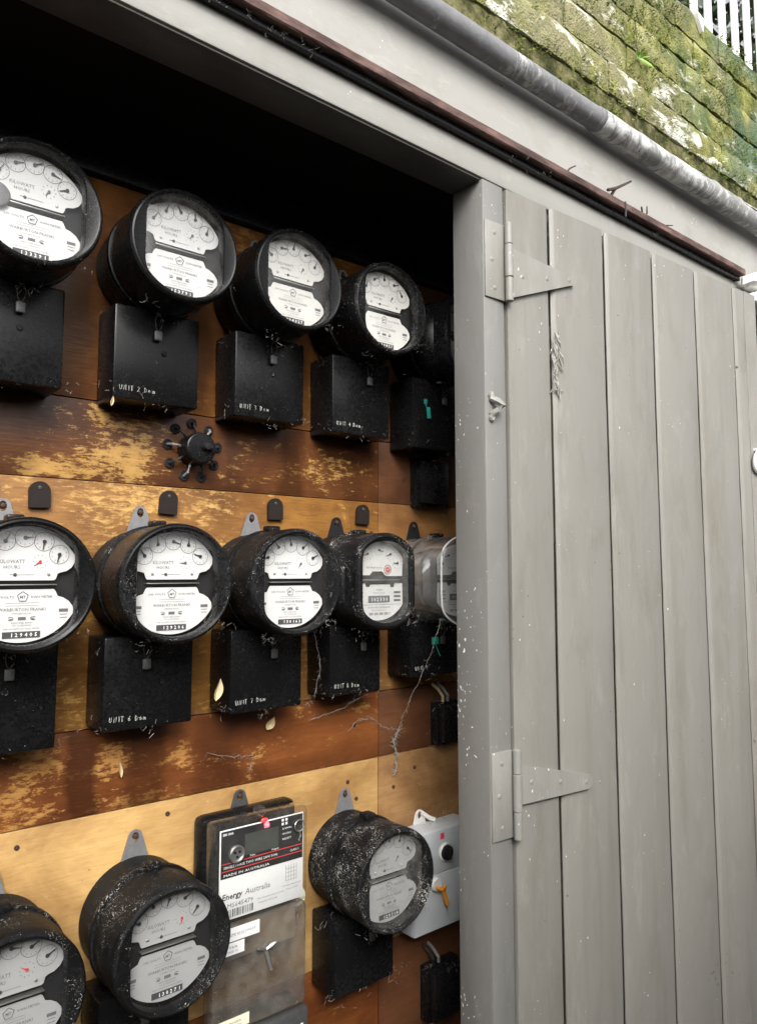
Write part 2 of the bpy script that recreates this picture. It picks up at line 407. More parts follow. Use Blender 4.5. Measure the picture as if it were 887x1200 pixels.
# ------------------------------------------------------------------ helpers: meshes
class MB:
    """collects shapes and links them as one mesh object"""
    def __init__(s):
        s.v, s.f = [], []
    def add(s, verts, faces, mat=None):
        o = len(s.v)
        s.v += [tuple(mat @ Vector(p)) if mat else tuple(p) for p in verts]
        s.f += [tuple(i+o for i in q) for q in faces]
        return s
    def box(s, x0, x1, y0, y1, z0, z1, bev=0.0, mat=None):
        bm = bmesh.new()
        bmesh.ops.create_cube(bm, size=1)
        for v in bm.verts:
            v.co = Vector(((x0+x1)/2+v.co.x*(x1-x0), (y0+y1)/2+v.co.y*(y1-y0), (z0+z1)/2+v.co.z*(z1-z0)))
        if bev:
            bmesh.ops.bevel(bm, geom=list(bm.edges), offset=bev, segments=2, profile=0.5, affect='EDGES')
        bm.verts.index_update()
        s.add([v.co.copy() for v in bm.verts], [[v.index for v in f.verts] for f in bm.faces], mat)
        bm.free()
        return s
    def loft(s, rings, n=56, cap0=False, cap1=False, mat=None):
        """rings of (radius or radius(angle), y) about the Y axis"""
        vs, fs = [], []
        for r, y in rings:
            for i in range(n):
                a = 2*pi*i/n
                q = r(a) if callable(r) else r
                vs.append((q*cos(a), y, q*sin(a)))
        for k in range(len(rings)-1):
            for i in range(n):
                j = (i+1) % n
                fs.append((k*n+i, k*n+j, (k+1)*n+j, (k+1)*n+i))
        if cap0: fs.append(tuple(range(n)))
        if cap1: fs.append(tuple((len(rings)-1)*n+i for i in reversed(range(n))))
        return s.add(vs, fs, mat)
    def prism(s, outline, y0, y1, mat=None):
        """outline of (x, z), extruded along Y"""
        n = len(outline)
        vs = [(x, y0, z) for x, z in outline] + [(x, y1, z) for x, z in outline]
        fs = [tuple(range(n)), tuple(reversed(range(n, 2*n)))]
        fs += [(i, (i+1) % n, n+(i+1) % n, n+i) for i in range(n)]
        return s.add(vs, fs, mat)
    def tube(s, pts, r, n=6, cap=True, mat=None):
        pts = [Vector(p) for p in pts]
        rs = r if isinstance(r, (list, tuple)) else [r]*len(pts)
        vs, fs = [], []
        ref = Vector((0.13, 0.27, 0.95)).normalized()
        for k, p in enumerate(pts):
            d = (pts[min(k+1, len(pts)-1)]-pts[max(k-1, 0)])
            d = d.normalized() if d.length > 1e-9 else Vector((0, 0, 1))
            q = ref if abs(d.dot(ref)) < 0.95 else Vector((1, 0, 0))
            a = d.cross(q).normalized(); b = d.cross(a)
            for i in range(n):
                t_ = 2*pi*i/n
                vs.append(p+a*cos(t_)*rs[k]+b*sin(t_)*rs[k])
        for k in range(len(pts)-1):
            for i in range(n):
                j = (i+1) % n
                fs.append((k*n+i, k*n+j, (k+1)*n+j, (k+1)*n+i))
        if cap and n > 2:
            fs.append(tuple(range(n))); fs.append(tuple((len(pts)-1)*n+i for i in reversed(range(n))))
        return s.add(vs, fs, mat)
    def mesh(s, name, mat, smooth=35):
        me = bpy.data.meshes.new(name)
        me.from_pydata(s.v, [], s.f)
        bm = bmesh.new(); bm.from_mesh(me)
        bmesh.ops.recalc_face_normals(bm, faces=bm.faces)
        bm.to_mesh(me); bm.free()
        if smooth:
            me.polygons.foreach_set('use_smooth', [True]*len(me.polygons))
            me.set_sharp_from_angle(angle=radians(smooth))
        me.materials.append(M[mat] if isinstance(mat, str) else mat)
        return me
    def build(s, name, mat, parent=None, smooth=35):
        return link(name, s.mesh(name, mat, smooth), parent)

def link(name, me, parent=None):
    o = bpy.data.objects.new(name, me)
    COL.objects.link(o)
    if parent: o.parent = parent
    return o
def empty(name, loc=(0, 0, 0), rot=(0, 0, 0)):
    o = bpy.data.objects.new(name, None)
    o.empty_display_size = 0.05
    COL.objects.link(o)
    o.location = loc; o.rotation_euler = rot
    return o
def tag(o, label=None, cat=None, group=None, kind=None):
    if label: o['label'] = label
    if cat: o['category'] = cat
    if group: o['group'] = group
    if kind: o['kind'] = kind
    return o
def arc(cx, cz, r, a0, a1, n):
    return [(cx+r*cos(radians(a0+(a1-a0)*i/n)), cz+r*sin(radians(a0+(a1-a0)*i/n))) for i in range(n+1)]

_txt = {}
def text_data(s, shear=0.0, bold=0.0):
    k = (s, shear, bold)
    if k not in _txt:
        cu = bpy.data.curves.new('lettering', 'FONT')
        cu.body = s; cu.size = 1.0; cu.resolution_u = 1; cu.shear = shear; cu.offset = bold
        ob = bpy.data.objects.new('lettering', cu)
        COL.objects.link(ob)
        dg = bpy.context.evaluated_depsgraph_get()
        me = bpy.data.meshes.new_from_object(ob.evaluated_get(dg))
        vs = [v.co.copy() for v in me.vertices]; fs = [tuple(p.vertices) for p in me.polygons]
        bpy.data.objects.remove(ob); bpy.data.curves.remove(cu); bpy.data.meshes.remove(me)
        w_ = max((v.x for v in vs), default=0)
        _txt[k] = (vs, fs, w_)
    return _txt[k]
def put_text(mb, s, x, z, y, size, align='C', rot=0.0, width=None, shear=0.0, bold=0.0, mat=None):
    vs, fs, w_ = text_data(s, shear, bold)
    sx = size if not width or w_ == 0 else width/w_
    off = {'C': -w_/2, 'L': 0, 'R': -w_}[align]
    ca, sa = cos(rot), sin(rot)
    out = []
    for v in vs:
        a, b = (v.x+off)*sx, v.y*size
        out.append((x+a*ca-b*sa, y-v.z, z+a*sa+b*ca))
    mb.add(out, fs, mat)

# handwriting: single pen strokes on a 0..1 grid
STROKES = {
 'U': [[(0, 1), (0, .25), (.25, 0), (.5, .2), (.55, 1)]], 'N': [[(0, 0), (.05, 1), (.5, 0), (.55, 1)]],
 'I': [[(.25, 1), (.25, 0)]], 'T': [[(0, .95), (.6, 1)], [(.3, 1), (.28, 0)]],
 'D': [[(.05, 1), (.05, 0), (.45, .2), (.5, .7), (.05, 1)]], 'o': [[(.25, .6), (.02, .35), (.2, 0), (.48, .2), (.25, .6)]],
 'm': [[(0, 0), (.02, .55), (.25, .5), (.27, 0), (.3, .5), (.5, .5), (.55, 0)]],
 '1': [[(.2, 1), (.25, 0)]], '2': [[(0, .8), (.25, 1), (.5, .75), (0, 0), (.55, .05)]],
 '3': [[(0, .95), (.45, .9), (.2, .55), (.5, .3), (.2, 0), (0, .1)]], '4': [[(.35, 1), (0, .4), (.6, .42)], [(.42, .7), (.38, 0)]],
 '6': [[(.45, 1), (.05, .4), (.2, 0), (.5, .2), (.3, .5), (.05, .3)]], '7': [[(0, .95), (.55, 1), (.2, 0)]],
 '8': [[(.25, .5), (0, .75), (.25, 1), (.5, .75), (0, .2), (.25, 0), (.5, .25), (.25, .5)]],
 '9': [[(.5, .7), (.25, .5), (.02, .75), (.25, 1), (.5, .75), (.4, 0)]], ' ': []}
def handwriting(mb, s, x, z, y, size, rng, slope=0.0):
    cx = x
    for ch in s:
        for st in STROKES.get(ch, []):
            pts = [(cx+px*size*0.8+rng.uniform(-.05, .05)*size, y, z+(cx-x)*slope+pz*size+rng.uniform(-.06, .06)*size) for px, pz in st]
            mb.tube(pts, [size*rng.uniform(.035, .085) for _ in pts], 4)
        cx += size*(0.55 if ch in ' I1' else 0.86)

def web_tufts(parent, spots, seed, name='cobweb', mat='web', rad=0.00020, n=14, spread=0.012):
    """stray threads and caught fluff at a few spots (local coordinates)"""
    rng = random.Random(seed)
    mb = MB()
    for (cx, cy, cz) in spots:
        for _ in range(n):
            p = Vector((cx+rng.gauss(0, spread), cy+rng.gauss(0, spread*0.35), cz+rng.gauss(0, spread*0.6)))
            d = Vector((rng.gauss(0, 1), rng.gauss(0, .5), rng.gauss(-.2, 1))).normalized()
            L = rng.uniform(0.002, 0.011)
            pts = [p]
            for k in range(3):
                d = (d+Vector((rng.gauss(0, .5), rng.gauss(0, .4), rng.gauss(0, .5)))).normalized()
                pts.append(pts[-1]+d*L/3)
            mb.tube(pts, rng.uniform(0.6, 1.5)*rad, 3, False)
    o = mb.build(name, mat, parent, 0)
    return tag(o, kind='stuff')

# ================================================================== THE SETTING
g = MB()
g.add([(-60, -60, 0), (60, -60, 0), (60, 60, 0), (-60, 60, 0)], [(0, 1, 2, 3)])
tag(g.build('ground', 'concrete', smooth=0), kind='structure')

# ---- unseen fence added behind the viewer to shade the lower door
pf = empty('shade_fence', (0, -0.95, 0))
rng = random.Random(3)
brd = MB().box(-0.073, 0.073, -0.009, 0.009, 0.03, 2.08, 0.002).mesh('board', 'shade_fence_timber')
for i in range(44):
    o = link('board', brd, pf)
    o.location = (-2.6+i*0.15, rng.uniform(-.003, .003), rng.uniform(-.02, .02))
for z in (0.4, 1.6):
    MB().box(-2.7, 4.1, -0.05, -0.012, z, z+0.08, 0.003).build('rail', 'shade_fence_timber', pf)
tag(pf, 'unseen timber board fence added opposite the meter cupboard to shade its lower part', 'fence')

# ---- cupboard carcass
FY = 0.80                 # front face
PY = 1.12                 # face of the backboard
cup = empty('meter_cupboard', (0.6, 1.0, 0))
def cpart(name, mat, x0, x1, y0, y1, z0, z1, bev=0.0):
    o = MB().box(x0-0.6, x1-0.6, y0-1.0, y1-1.0, z0+H, z1+H, bev).build(name, mat, cup)
    return o
cpart('door_post', 'post_paint', 0.877, 0.928, FY, FY+0.07, -1.49, 0.650, 0.003)
cpart('door_post', 'post_paint', -0.95, -0.87, FY, FY+0.07, -1.49, 0.650, 0.003)
cpart('door_post', 'post_paint', 1.80, 1.86, FY, FY+0.07, -1.49, 0.650, 0.003)
cpart('lintel', 'lintel_paint', -1.1, 2.6, FY, FY+0.069, 0.651, 0.712, 0.003)
cpart('underside_shade', 'underside_shade_paint', -0.868, 0.876, FY+0.004, FY+0.068, 0.6475, 0.6505, 0.0006)  # added thin board: the lintel's underside shade is put into its dark colour
cpart('fascia_board', 'fascia_paint', -1.1, 2.6, FY+0.004, FY+0.03, 0.7125, 0.885, 0.002)
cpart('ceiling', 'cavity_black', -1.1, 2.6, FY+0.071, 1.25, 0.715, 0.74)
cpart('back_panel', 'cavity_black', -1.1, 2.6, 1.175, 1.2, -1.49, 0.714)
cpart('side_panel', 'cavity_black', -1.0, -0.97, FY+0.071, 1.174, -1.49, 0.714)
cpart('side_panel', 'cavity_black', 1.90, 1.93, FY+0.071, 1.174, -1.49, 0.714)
cpart('plinth', 'post_paint', -0.868, 0.8765, FY+0.01, FY+0.06, -1.49, -1.25, 0.003)
tag(cup, 'grey painted timber meter cupboard with lintel, posts and fascia board', 'cupboard')

# screw-hook keeper on the post
hk = MB()
hk.loft([(0.0005, -0.007), (0.005, -0.006), (0.0062, -0.002), (0.0062, 0.0)], 14, mat=Matrix.Translation((0, 0, 0.018)))
hk.loft([(0.0005, -0.007), (0.005, -0.006), (0.0062, -0.002), (0.0062, 0.0)], 14, mat=Matrix.Translation((0.001, 0, -0.019)))
hk.tube([(0.0, -0.002, 0.022), (0.0, -0.004, 0.012), (0.006, -0.011, 0.008), (0.014, -0.016, 0.0), (0.006, -0.011, -0.008), (0.0, -0.004, -0.013), (0.001, -0.002, -0.023)],
        [0.005, 0.0055, 0.006, 0.006, 0.0055, 0.005, 0.005], 8)
ho = hk.build('hook_keeper', 'hinge_paint')
ho.location = (0.889, FY+0.0005, H+0.267)
tag(ho, 'small paint-covered metal keeper screwed to the grey door post', 'latch')

# ---- backboard of separate boards
bb = empty('backboard', (0.6, PY, H))
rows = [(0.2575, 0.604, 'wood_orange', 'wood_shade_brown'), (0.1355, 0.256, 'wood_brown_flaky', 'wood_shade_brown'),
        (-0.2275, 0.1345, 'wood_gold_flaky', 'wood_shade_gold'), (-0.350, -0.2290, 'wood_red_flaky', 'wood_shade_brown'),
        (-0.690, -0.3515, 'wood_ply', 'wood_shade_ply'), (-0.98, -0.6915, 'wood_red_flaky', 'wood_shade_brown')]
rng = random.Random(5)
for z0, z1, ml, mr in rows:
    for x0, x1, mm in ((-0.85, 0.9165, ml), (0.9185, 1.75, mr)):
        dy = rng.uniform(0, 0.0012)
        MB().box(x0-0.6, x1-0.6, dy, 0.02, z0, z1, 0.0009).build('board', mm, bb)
MB().box(-1.45, 1.15, 0.021, 0.05, -0.99, 0.63).build('backing', 'cavity_black', bb)
MB().box(-1.45, 1.15, -0.012, 0.0205, 0.6055, 0.652, 0.003).build('batten', 'box_black', bb)
for px, pz in [(0.283, -0.374), (0.498, -0.372), (0.845, -0.385), (0.865, -0.418), (0.955, -0.413), (0.984, 0.185), (0.873, 0.21), (1.01, -0.385), (0.90, 0.075), (0.955, -0.165), (0.86, -0.285)]:
    s_ = MB().loft([(0.0004, -0.0004), (0.0028, -0.0004), (0.0036, -0.0002), (0.0038, 0.002)], 12).build('screw', 'rust_screw', bb)
    s_.location = (px-0.6, 0, pz)
tag(bb, 'varnished wooden backboard of wide stained planks behind the meters', 'backboard')

# ---- door, standing a few degrees open
door = empty('cupboard_door', (0.93, 0.795, H), (0, 0, radians(-3.1)))
edges = [0.0, 0.104, 0.2595, 0.415, 0.570, 0.726, 0.7785, 0.832]
for i in range(len(edges)-1):
    x0, x1 = edges[i], edges[i+1]
    rec = 0.0 if i in (0, 6) else 0.0145          # rebated left edge: the groove between boards
    top = 0.646 + (0.0, 0.0015, 0.0, -0.001, 0.0005, 0.0, 0.001)[i]
    mb = MB()
    wob = random.Random(i+9)
    # cross-section in x-y, front at y=0
    fx = x0+rec
    last = i in (5, 6)
    if rec:
        sec = [(x0+0.024, 0.024), (x0+0.023, 0.0060), (x0+0.0100, 0.0066), (x0+0.0100, 0.0050), (x0+0.0158, 0.0007), (x0+0.0178, 0.0)]
    else:
        sec = [(x0+0.0008, 0.024), (x0+0.0008, 0.010), (x0+0.0009, 0.005), (x0+0.0010, 0.0016), (x0+0.0016, 0.0005), (x0+0.004, 0.0)]
    sec += [(x1-0.0030, 0.0), (x1-0.0012, 0.0012), (x1-0.0004, 0.024)] if last else [(x1-0.0035, 0.0), (x1-0.0012, 0.0010), (x1-0.0006, 0.024)]
    nz = 40
    zs = [-1.46+(top+1.46)*k/nz for k in range(nz+1)]
    vs = []
    for zz in zs:
        j = 0.0005*sin(zz*9+i)+wob.uniform(-.00035, .00035)
        vs += [(x+(j if 0 < q < 8 else 0), y+(wob.uniform(0, .0004) if 3 < q < 8 else 0), zz) for q, (x, y) in enumerate(sec)]
    n = len(sec)
    fs = [(k*n+a, k*n+(a+1) % n, (k+1)*n+(a+1) % n, (k+1)*n+a) for k in range(nz) for a in range(n)]
    fs += [tuple(range(n)), tuple(reversed([nz*n+a for a in range(n)]))]
    mb.add(vs, fs)
    mb.build('plank', 'door_paint', door, 30)
for z in (0.49, -0.335, -1.2):
    MB().box(0.02, 0.81, 0.0245, 0.045, z-0.05, z+0.05, 0.002).build('ledge', 'door_paint', door)
nl = MB().loft([(0.0003, -0.0007), (0.0020, -0.0005), (0.0028, 0.0), (0.003, 0.0006)], 10).mesh('nail', 'door_paint')
rng = random.Random(44)
for i in range(1, 6):
    for z in (0.49, -0.335):
        for fx_ in (0.3, 0.72):
            o = link('nail', nl, door); o.location = (edges[i]+(edges[i+1]-edges[i])*fx_+rng.uniform(-.008, .008), 0.0002, z+rng.uniform(-.03, .03))
def strap_hinge(zc, kz0, kz1, base, tip, length, rust=False):
    h = empty('strap_hinge', (0, 0, 0)); h.parent = door
    kx = -0.004
    mb = MB()
    for (a, b, r) in ((kz0, kz0+(kz1-kz0)*0.30, .0068), (kz0+(kz1-kz0)*0.305, kz0+(kz1-kz0)*0.72, .0073), (kz0+(kz1-kz0)*0.725, kz1, .0068)):
        mb.tube([(kx, -0.008, a), (kx, -0.008, a+0.001), (kx, -0.008, b-0.001), (kx, -0.008, b)], [r-.001, r, r, r-.001], 14)
    mb.build('knuckle', 'hinge_paint', h)
    b0, b1 = base; t0, t1 = tip
    mb = MB()
    out = [(0.003, b0), (length-0.012, t0)] + arc(length-0.010, (t0+t1)/2, (t1-t0)/2, -80, 80, 6) + [(length-0.012, t1), (0.003, b1)]
    mb.prism(out, -0.0065, -0.0004)
    mb.build('strap', 'hinge_paint', h)
    mb = MB()
    mb.box(-0.051, -0.006, -0.0005, 0.0042, kz0+0.002, kz1-0.002, 0.0008)
    p = mb.build('leaf_plate', 'hinge_paint', h)
    for (sx, sz, sy) in ((-0.03, kz0+0.02, -.0005), (-0.036, (kz0+kz1)/2, -.0005), (-0.03, kz1-0.02, -.0005), (0.03, (b0+b1)/2, -.0065), (length*0.55, (b0+b1+t0+t1)/4, -.0065), (length-0.016, (t0+t1)/2, -.0065)):
        q = MB().loft([(0.0003, -0.0012), (0.003, -0.0010), (0.0042, -0.0002), (0.0044, 0.001)], 12).build('screw', 'hinge_paint', h)
        q.location = (sx, sy, sz)
    return h
strap_hinge(0.5, 0.447, 0.582, (0.455, 0.541), (0.512, 0.530), 0.168)
strap_hinge(-0.34, -0.415, -0.278, (-0.365, -0.303), (-0.368, -0.343), 0.180)
# ring pull near the free edge
pl = empty('pull_handle', (0.797, 0, 0.250)); pl.parent = door
mb = MB()
mb.tube([(0.034*cos(a)*0.62, -0.010-0.004*sin(a), 0.024*sin(a)) for a in [2*pi*i/24 for i in range(25)]], 0.0052, 10, False)
mb.build('ring', 'peeling_white', pl)
MB().prism(arc(0, 0, 0.017, 0, 350, 20), -0.003, 0.0).build('plate', 'hinge_paint', pl)
MB().tube([(-0.004, 0.0, 0.026), (-0.004, -0.012, 0.026), (0.004, -0.014, 0.026), (0.006, 0.0, 0.026)], 0.0035, 8).build('staple', 'peeling_white', pl)
# strips of torn paint hanging in the first groove
rng = random.Random(12)
mb = MB()
for i in range(44):
    z = rng.uniform(0.30, 0.425); x = 0.108+rng.uniform(-0.003, 0.020)
    L = rng.uniform(0.006, 0.03); dx = rng.uniform(-.010, .012)
    pts = [(x, -0.0005, z), (x+dx*.4, -rng.uniform(.002, .006), z-L*.5), (x+dx, -rng.uniform(.001, .005), z-L)]
    mb.tube(pts, [0.0006, rng.uniform(.0009, .0016), 0.0004], 4)
mb.build('torn_paint', 'hinge_paint', door)
MB().box(0.1050, 0.1190, 0.0095, 0.0160, 0.05, 0.432, 0.001).build('exposed_wood', 'twig', door)
tag(door, 'grey painted plank door with strap hinges, hanging slightly open', 'door')

# ---- rusty angle iron along the lintel
rio = empty('rusty_rail', (0.4, 0.79, H+0.70))
ri = MB(); nn = 200
vs, fs = [], []
for i in range(nn+1):
    x = -1.0+2.775*i/nn
    j = 0.0016*mnoise.noise(Vector((x*9, 0, 1)))+0.0008*mnoise.noise(Vector((x*40, 2, 1)))
    prof = [(0.7995, 0.7262), (0.7790, 0.7262), (0.7765, 0.7245), (0.7758, 0.7170), (0.7762, 0.7115), (0.7785, 0.7095), (0.7995, 0.7095)]
    vs += [(x-0.4, y_+j-0.79, z_+j*.8-0.70+0.0006*mnoise.noise(Vector((x*55, q, 7)))) for q, (y_, z_) in enumerate(prof)]
m_ = 7
fs = [(i*m_+q, (i+1)*m_+q, (i+1)*m_+q+1, i*m_+q+1) for i in range(nn) for q in range(m_-1)]
fs += [tuple(range(m_)), tuple(reversed([nn*m_+q for q in range(m_)]))]
ri.add(vs, fs).build('flange', 'rusty_iron', rio, 40)
MB().box(-1.4, 1.372, -0.002, 0.0092, -0.0015, 0.0090, 0.002).build('shadow_strip', 'case_black_clean', rio)  # shadow under the flange, painted as a black strip
web_tufts(rio, [(-0.05+0.03*k, -0.003, 0.004) for k in range(7)]+[(0.55, -0.003, 0.004), (0.62, -0.003, 0.004), (1.0, -0.003, 0.004)], 91, n=9)
tag(rio, 'long rusty brown iron rail fixed along the lintel above the door', 'rail')
rb = MB()
rb.prism([(-0.0022, -0.018), (0.001, -0.019), (0.003, -0.004), (0.0022, 0.012), (-0.001, 0.0125), (-0.0002, -0.004)], -0.0022, -0.0006)
rbo = rb.build('rail_clip', 'lead')
rbo.location = (1.262, 0.7765, H+0.713)
tag(rbo, 'small pale clip wrapped over the rusty rail above the door', 'clip')

# ---- white peeling bracket at the end of the rail
br = MB()
for (z0, z1, x0, bul) in ((0.675, 0.712, 1.762, 0.0), (0.628, 0.670, 1.772, 0.004)):
    pts = []
    bm = bmesh.new()
    bmesh.ops.create_cube(bm, size=1)
    bmesh.ops.bevel(bm, geom=list(bm.edges), offset=0.28, segments=4, profile=0.5, affect='EDGES')
    for v in bm.verts:
        p = Vector((x0+0.11+v.co.x*0.22, 0.765+v.co.y*0.055, (z0+z1)/2+v.co.z*(z1-z0)))
        p += Vector((mnoise.noise(p*40), mnoise.noise(p*40+Vector((5, 0, 0))), mnoise.noise(p*40+Vector((0, 5, 0)))))*0.003
        v.co = p+Vector((0, 0, H))
    bm.verts.index_update()
    br.add([v.co.copy() for v in bm.verts], [[v.index for v in f.verts] for f in bm.faces])
    bm.free()
bro = br.build('bracket', 'peeling_white')
tag(bro, 'white peeling lump of bracket at the end of the rusty rail', 'bracket')

# ---- drain pipe in two lengths
pp = empty('drain_pipe', (0, 0.7765, H+0.860))
def pipe(name, x0, x1, r0, mat, rough, seed):
    mb = MB(); n = 28; k = int((x1-x0)/0.02)
    vs, fs = [], []
    for i in range(k+1):
        x = x0+(x1-x0)*i/k
        for j in range(n):
            a = 2*pi*j/n
            r = r0+rough*mnoise.noise(Vector((x*14+seed, cos(a)*1.5, sin(a)*1.5)))+rough*.5*mnoise.noise(Vector((x*50+seed, cos(a)*4, sin(a)*4)))
            vs.append((x, r*cos(a), r*sin(a)))
    fs = [(i*n+j, i*n+(j+1) % n, (i+1)*n+(j+1) % n, (i+1)*n+j) for i in range(k) for j in range(n)]
    fs += [tuple(range(n)), tuple(reversed([k*n+j for j in range(n)]))]
    return mb.add(vs, fs).build(name, mat, pp, 50)
pipe('pipe_length', -0.6, 1.180, 0.0205, 'pipe_grey', 0.0005, 0)
pipe('pipe_length', 1.178, 2.6, 0.0228, 'pipe_flaky', 0.0016, 7)
MB().tube([(1.166, 0, 0), (1.168, 0, 0), (1.178, 0, 0), (1.18, 0, 0)], [0.021, 0.0222, 0.0222, 0.021], 28).build('pipe_collar', 'pipe_grey', pp)
# cement haunching smeared along the top of the right-hand length
vs, fs = [], []
nn, mm_ = 70, 6
for i in range(nn+1):
    x = 1.32+1.28*i/nn
    g_ = min(1.0, (i/nn)*4)
    for j in range(mm_+1):
        a = radians(170-130*j/mm_)
        hgt = 0.0225+0.004*g_+(0.010*g_*sin(pi*j/mm_))*(0.6+mnoise.noise(Vector((x*30, j*1.3, 2))))+0.003*mnoise.noise(Vector((x*90, j*3, 5)))
        vs.append((x, -hgt*cos(a)*0.8, hgt*sin(a)))
fs = [(i*(mm_+1)+j, (i+1)*(mm_+1)+j, (i+1)*(mm_+1)+j+1, i*(mm_+1)+j+1) for i in range(nn) for j in range(mm_)]
MB().add(vs, fs).build('cement_smear', 'pipe_flaky', pp, 60)
tag(pp, 'grey drain pipe with flaking white paint running under the mossy wall', 'pipe')

# ---- mossy brick wall above
BWY = 0.842
bw = empty('mossy_wall', (1.5, BWY, H+0.93))
MB().box(-2.2, 1.9, 0.022, 0.5, -0.04, 0.462).build('mortar', 'mortar_dark', bw)
sv, sf = [], []
for i in range(161):
    for k in range(7):
        x = -1.6+3.3*i/160; z = -0.042+0.124*k/6
        sv.append((x, 0.006+0.006*mnoise.noise(Vector((x*22, z*22, 1)))+0.003*mnoise.noise(Vector((x*70, z*70, 4))), z))
sf = [(i*7+k, (i+1)*7+k, (i+1)*7+k+1, i*7+k+1) for i in range(160) for k in range(6)]
MB().add(sv, sf).build('bed_strip', 'mossy_mortar', bw, 60)
def rough_brick(L, hgt, dep, seed, amp=0.004):
    bm = bmesh.new()
    bmesh.ops.create_grid(bm, x_segments=10, y_segments=4, size=0.5)
    vs, fs = [], []
    bm.free()
    nx, nz = 12, 5
    for k in range(nz+1):
        for i in range(nx+1):
            u, v = i/nx, k/nz
            e = min(u*L, (1-u)*L, v*hgt, (1-v)*hgt)
            rd = 0.005*max(0, 1-e/0.006)**2
            p = Vector((u*L*12+seed*7.3, v*hgt*12, seed))
            d = amp*(mnoise.noise(p*2.2)+0.7*mnoise.noise(p*6))
            edge = 0.0028*mnoise.noise(Vector((u*9+seed, v*9, 3.3)))
            vs.append((-L/2+u*L+(edge if i in (0, nx) else 0), rd-d, -hgt/2+v*hgt+(edge if k in (0, nz) else 0)))
    fs = [(k*(nx+1)+i, k*(nx+1)+i+1, (k+1)*(nx+1)+i+1, (k+1)*(nx+1)+i) for k in range(nz) for i in range(nx)]
    off = len(vs)
    ring = [i for i in range(nx+1)] + [k*(nx+1)+nx for k in range(1, nz+1)] + [nz*(nx+1)+i for i in range(nx-1, -1, -1)] + [k*(nx+1) for k in range(nz-1, 0, -1)]
    for i in ring: vs.append((vs[i][0], dep, vs[i][2]))
    m = len(ring)
    fs += [(ring[i], off+i, off+(i+1) % m, ring[(i+1) % m]) for i in range(m)]
    return MB().add(vs, fs).mesh('brick', 'mossy_brick', 60)
bv = [rough_brick(L, 0.0705, 0.06, k, 0.0035) for k, L in enumerate((0.222, 0.225, 0.218, 0.16, 0.224, 0.108, 0.220))]
bl = [0.222, 0.225, 0.218, 0.16, 0.224, 0.108, 0.220]
rng = random.Random(21)
for c_ in range(5):
    x = -1.55 + (0.11 if c_ % 2 else 0.0) + rng.uniform(-.03, .03)
    zc = 0.081+0.038+c_*0.0763
    while x < 1.75:
        k = rng.randrange(len(bv))
        o = link('brick', bv[k], bw)
        o.location = (x+bl[k]/2, rng.uniform(-.002, .002)-(0.004 if c_ == 0 else 0), zc+rng.uniform(-.002, .002))
        o.rotation_euler = (0, rng.uniform(-.012, .012), rng.uniform(-.015, .015))
        x += bl[k]+rng.uniform(0.000, 0.003)
tag(bw, 'old brick wall covered in green moss and pale lichen above the pipe', 'wall')
# moss cushions on the wall
rng = random.Random(33)
mb = MB()
for i in range(9000):
    x = rng.uniform(0.75, 2.7); z = rng.uniform(0.90, 1.40)
    dens = mnoise.noise(Vector((x*5, 0, z*7)))+0.6*mnoise.noise(Vector((x*16, 3, z*20)))
    joint = abs(((z-0.93-0.081) / 0.0763) % 1.0)
    if dens+(0.25 if joint < 0.12 or joint > 0.88 else 0)+rng.uniform(-.4, .4) < 0.12: continue
    y = BWY-(0.002 if z > 1.015 else -0.004)-rng.uniform(0, .004)
    for b_ in range(3):
        a = rng.uniform(0, 6.28); L = rng.uniform(0.003, 0.010)
        d = Vector((cos(a)*.8, -rng.uniform(.3, 1), sin(a)*.8-.25)).normalized()*L
        s_ = Vector((-sin(a), 0, cos(a)))*rng.uniform(.001, .0022)
        p = Vector((x+rng.gauss(0, .003), y, H+z+rng.gauss(0, .003)))
        o_ = len(mb.v)
        mb.v += [tuple(p-s_), tuple(p+s_), tuple(p+d)]
        mb.f.append((o_, o_+1, o_+2))
tag(mb.build('moss', 'moss', smooth=0), 'short green moss growing over the brick wall', 'moss', kind='stuff')

# white palings on top of the wall
pf = empty('paling_fence', (2.025, 1.0, H+1.36))
pk = MB().box(-0.0120, 0.0120, -0.008, 0.008, 0.0, 1.15, 0.003).mesh('paling', 'paling_white')
for i in range(14):
    o = link('paling', pk, pf)
    o.location = (i*0.0885, 0, 0)
    o.rotation_euler = (0, random.Random(i).uniform(-.004, .004), 0)
for z in (0.9,):
    MB().box(-0.1, 1.3, 0.009, 0.04, z, z+0.06, 0.002).build('rail', 'paling_white', pf)
tag(pf, 'white upright paling fence standing on top of the mossy wall', 'fence')
# a white broken slab leaning in the gap of the coping
sl = MB().prism([(0, 0), (0.010, 0.035), (-0.026, 0.044), (-0.022, 0.030)], -0.004, 0.006).build('slab_chip', 'paling_white')
sl.location = (1.73, BWY-0.006, H+1.345)
tag(sl, 'white broken chip wedged at the top of the mossy wall by the palings', 'chip')

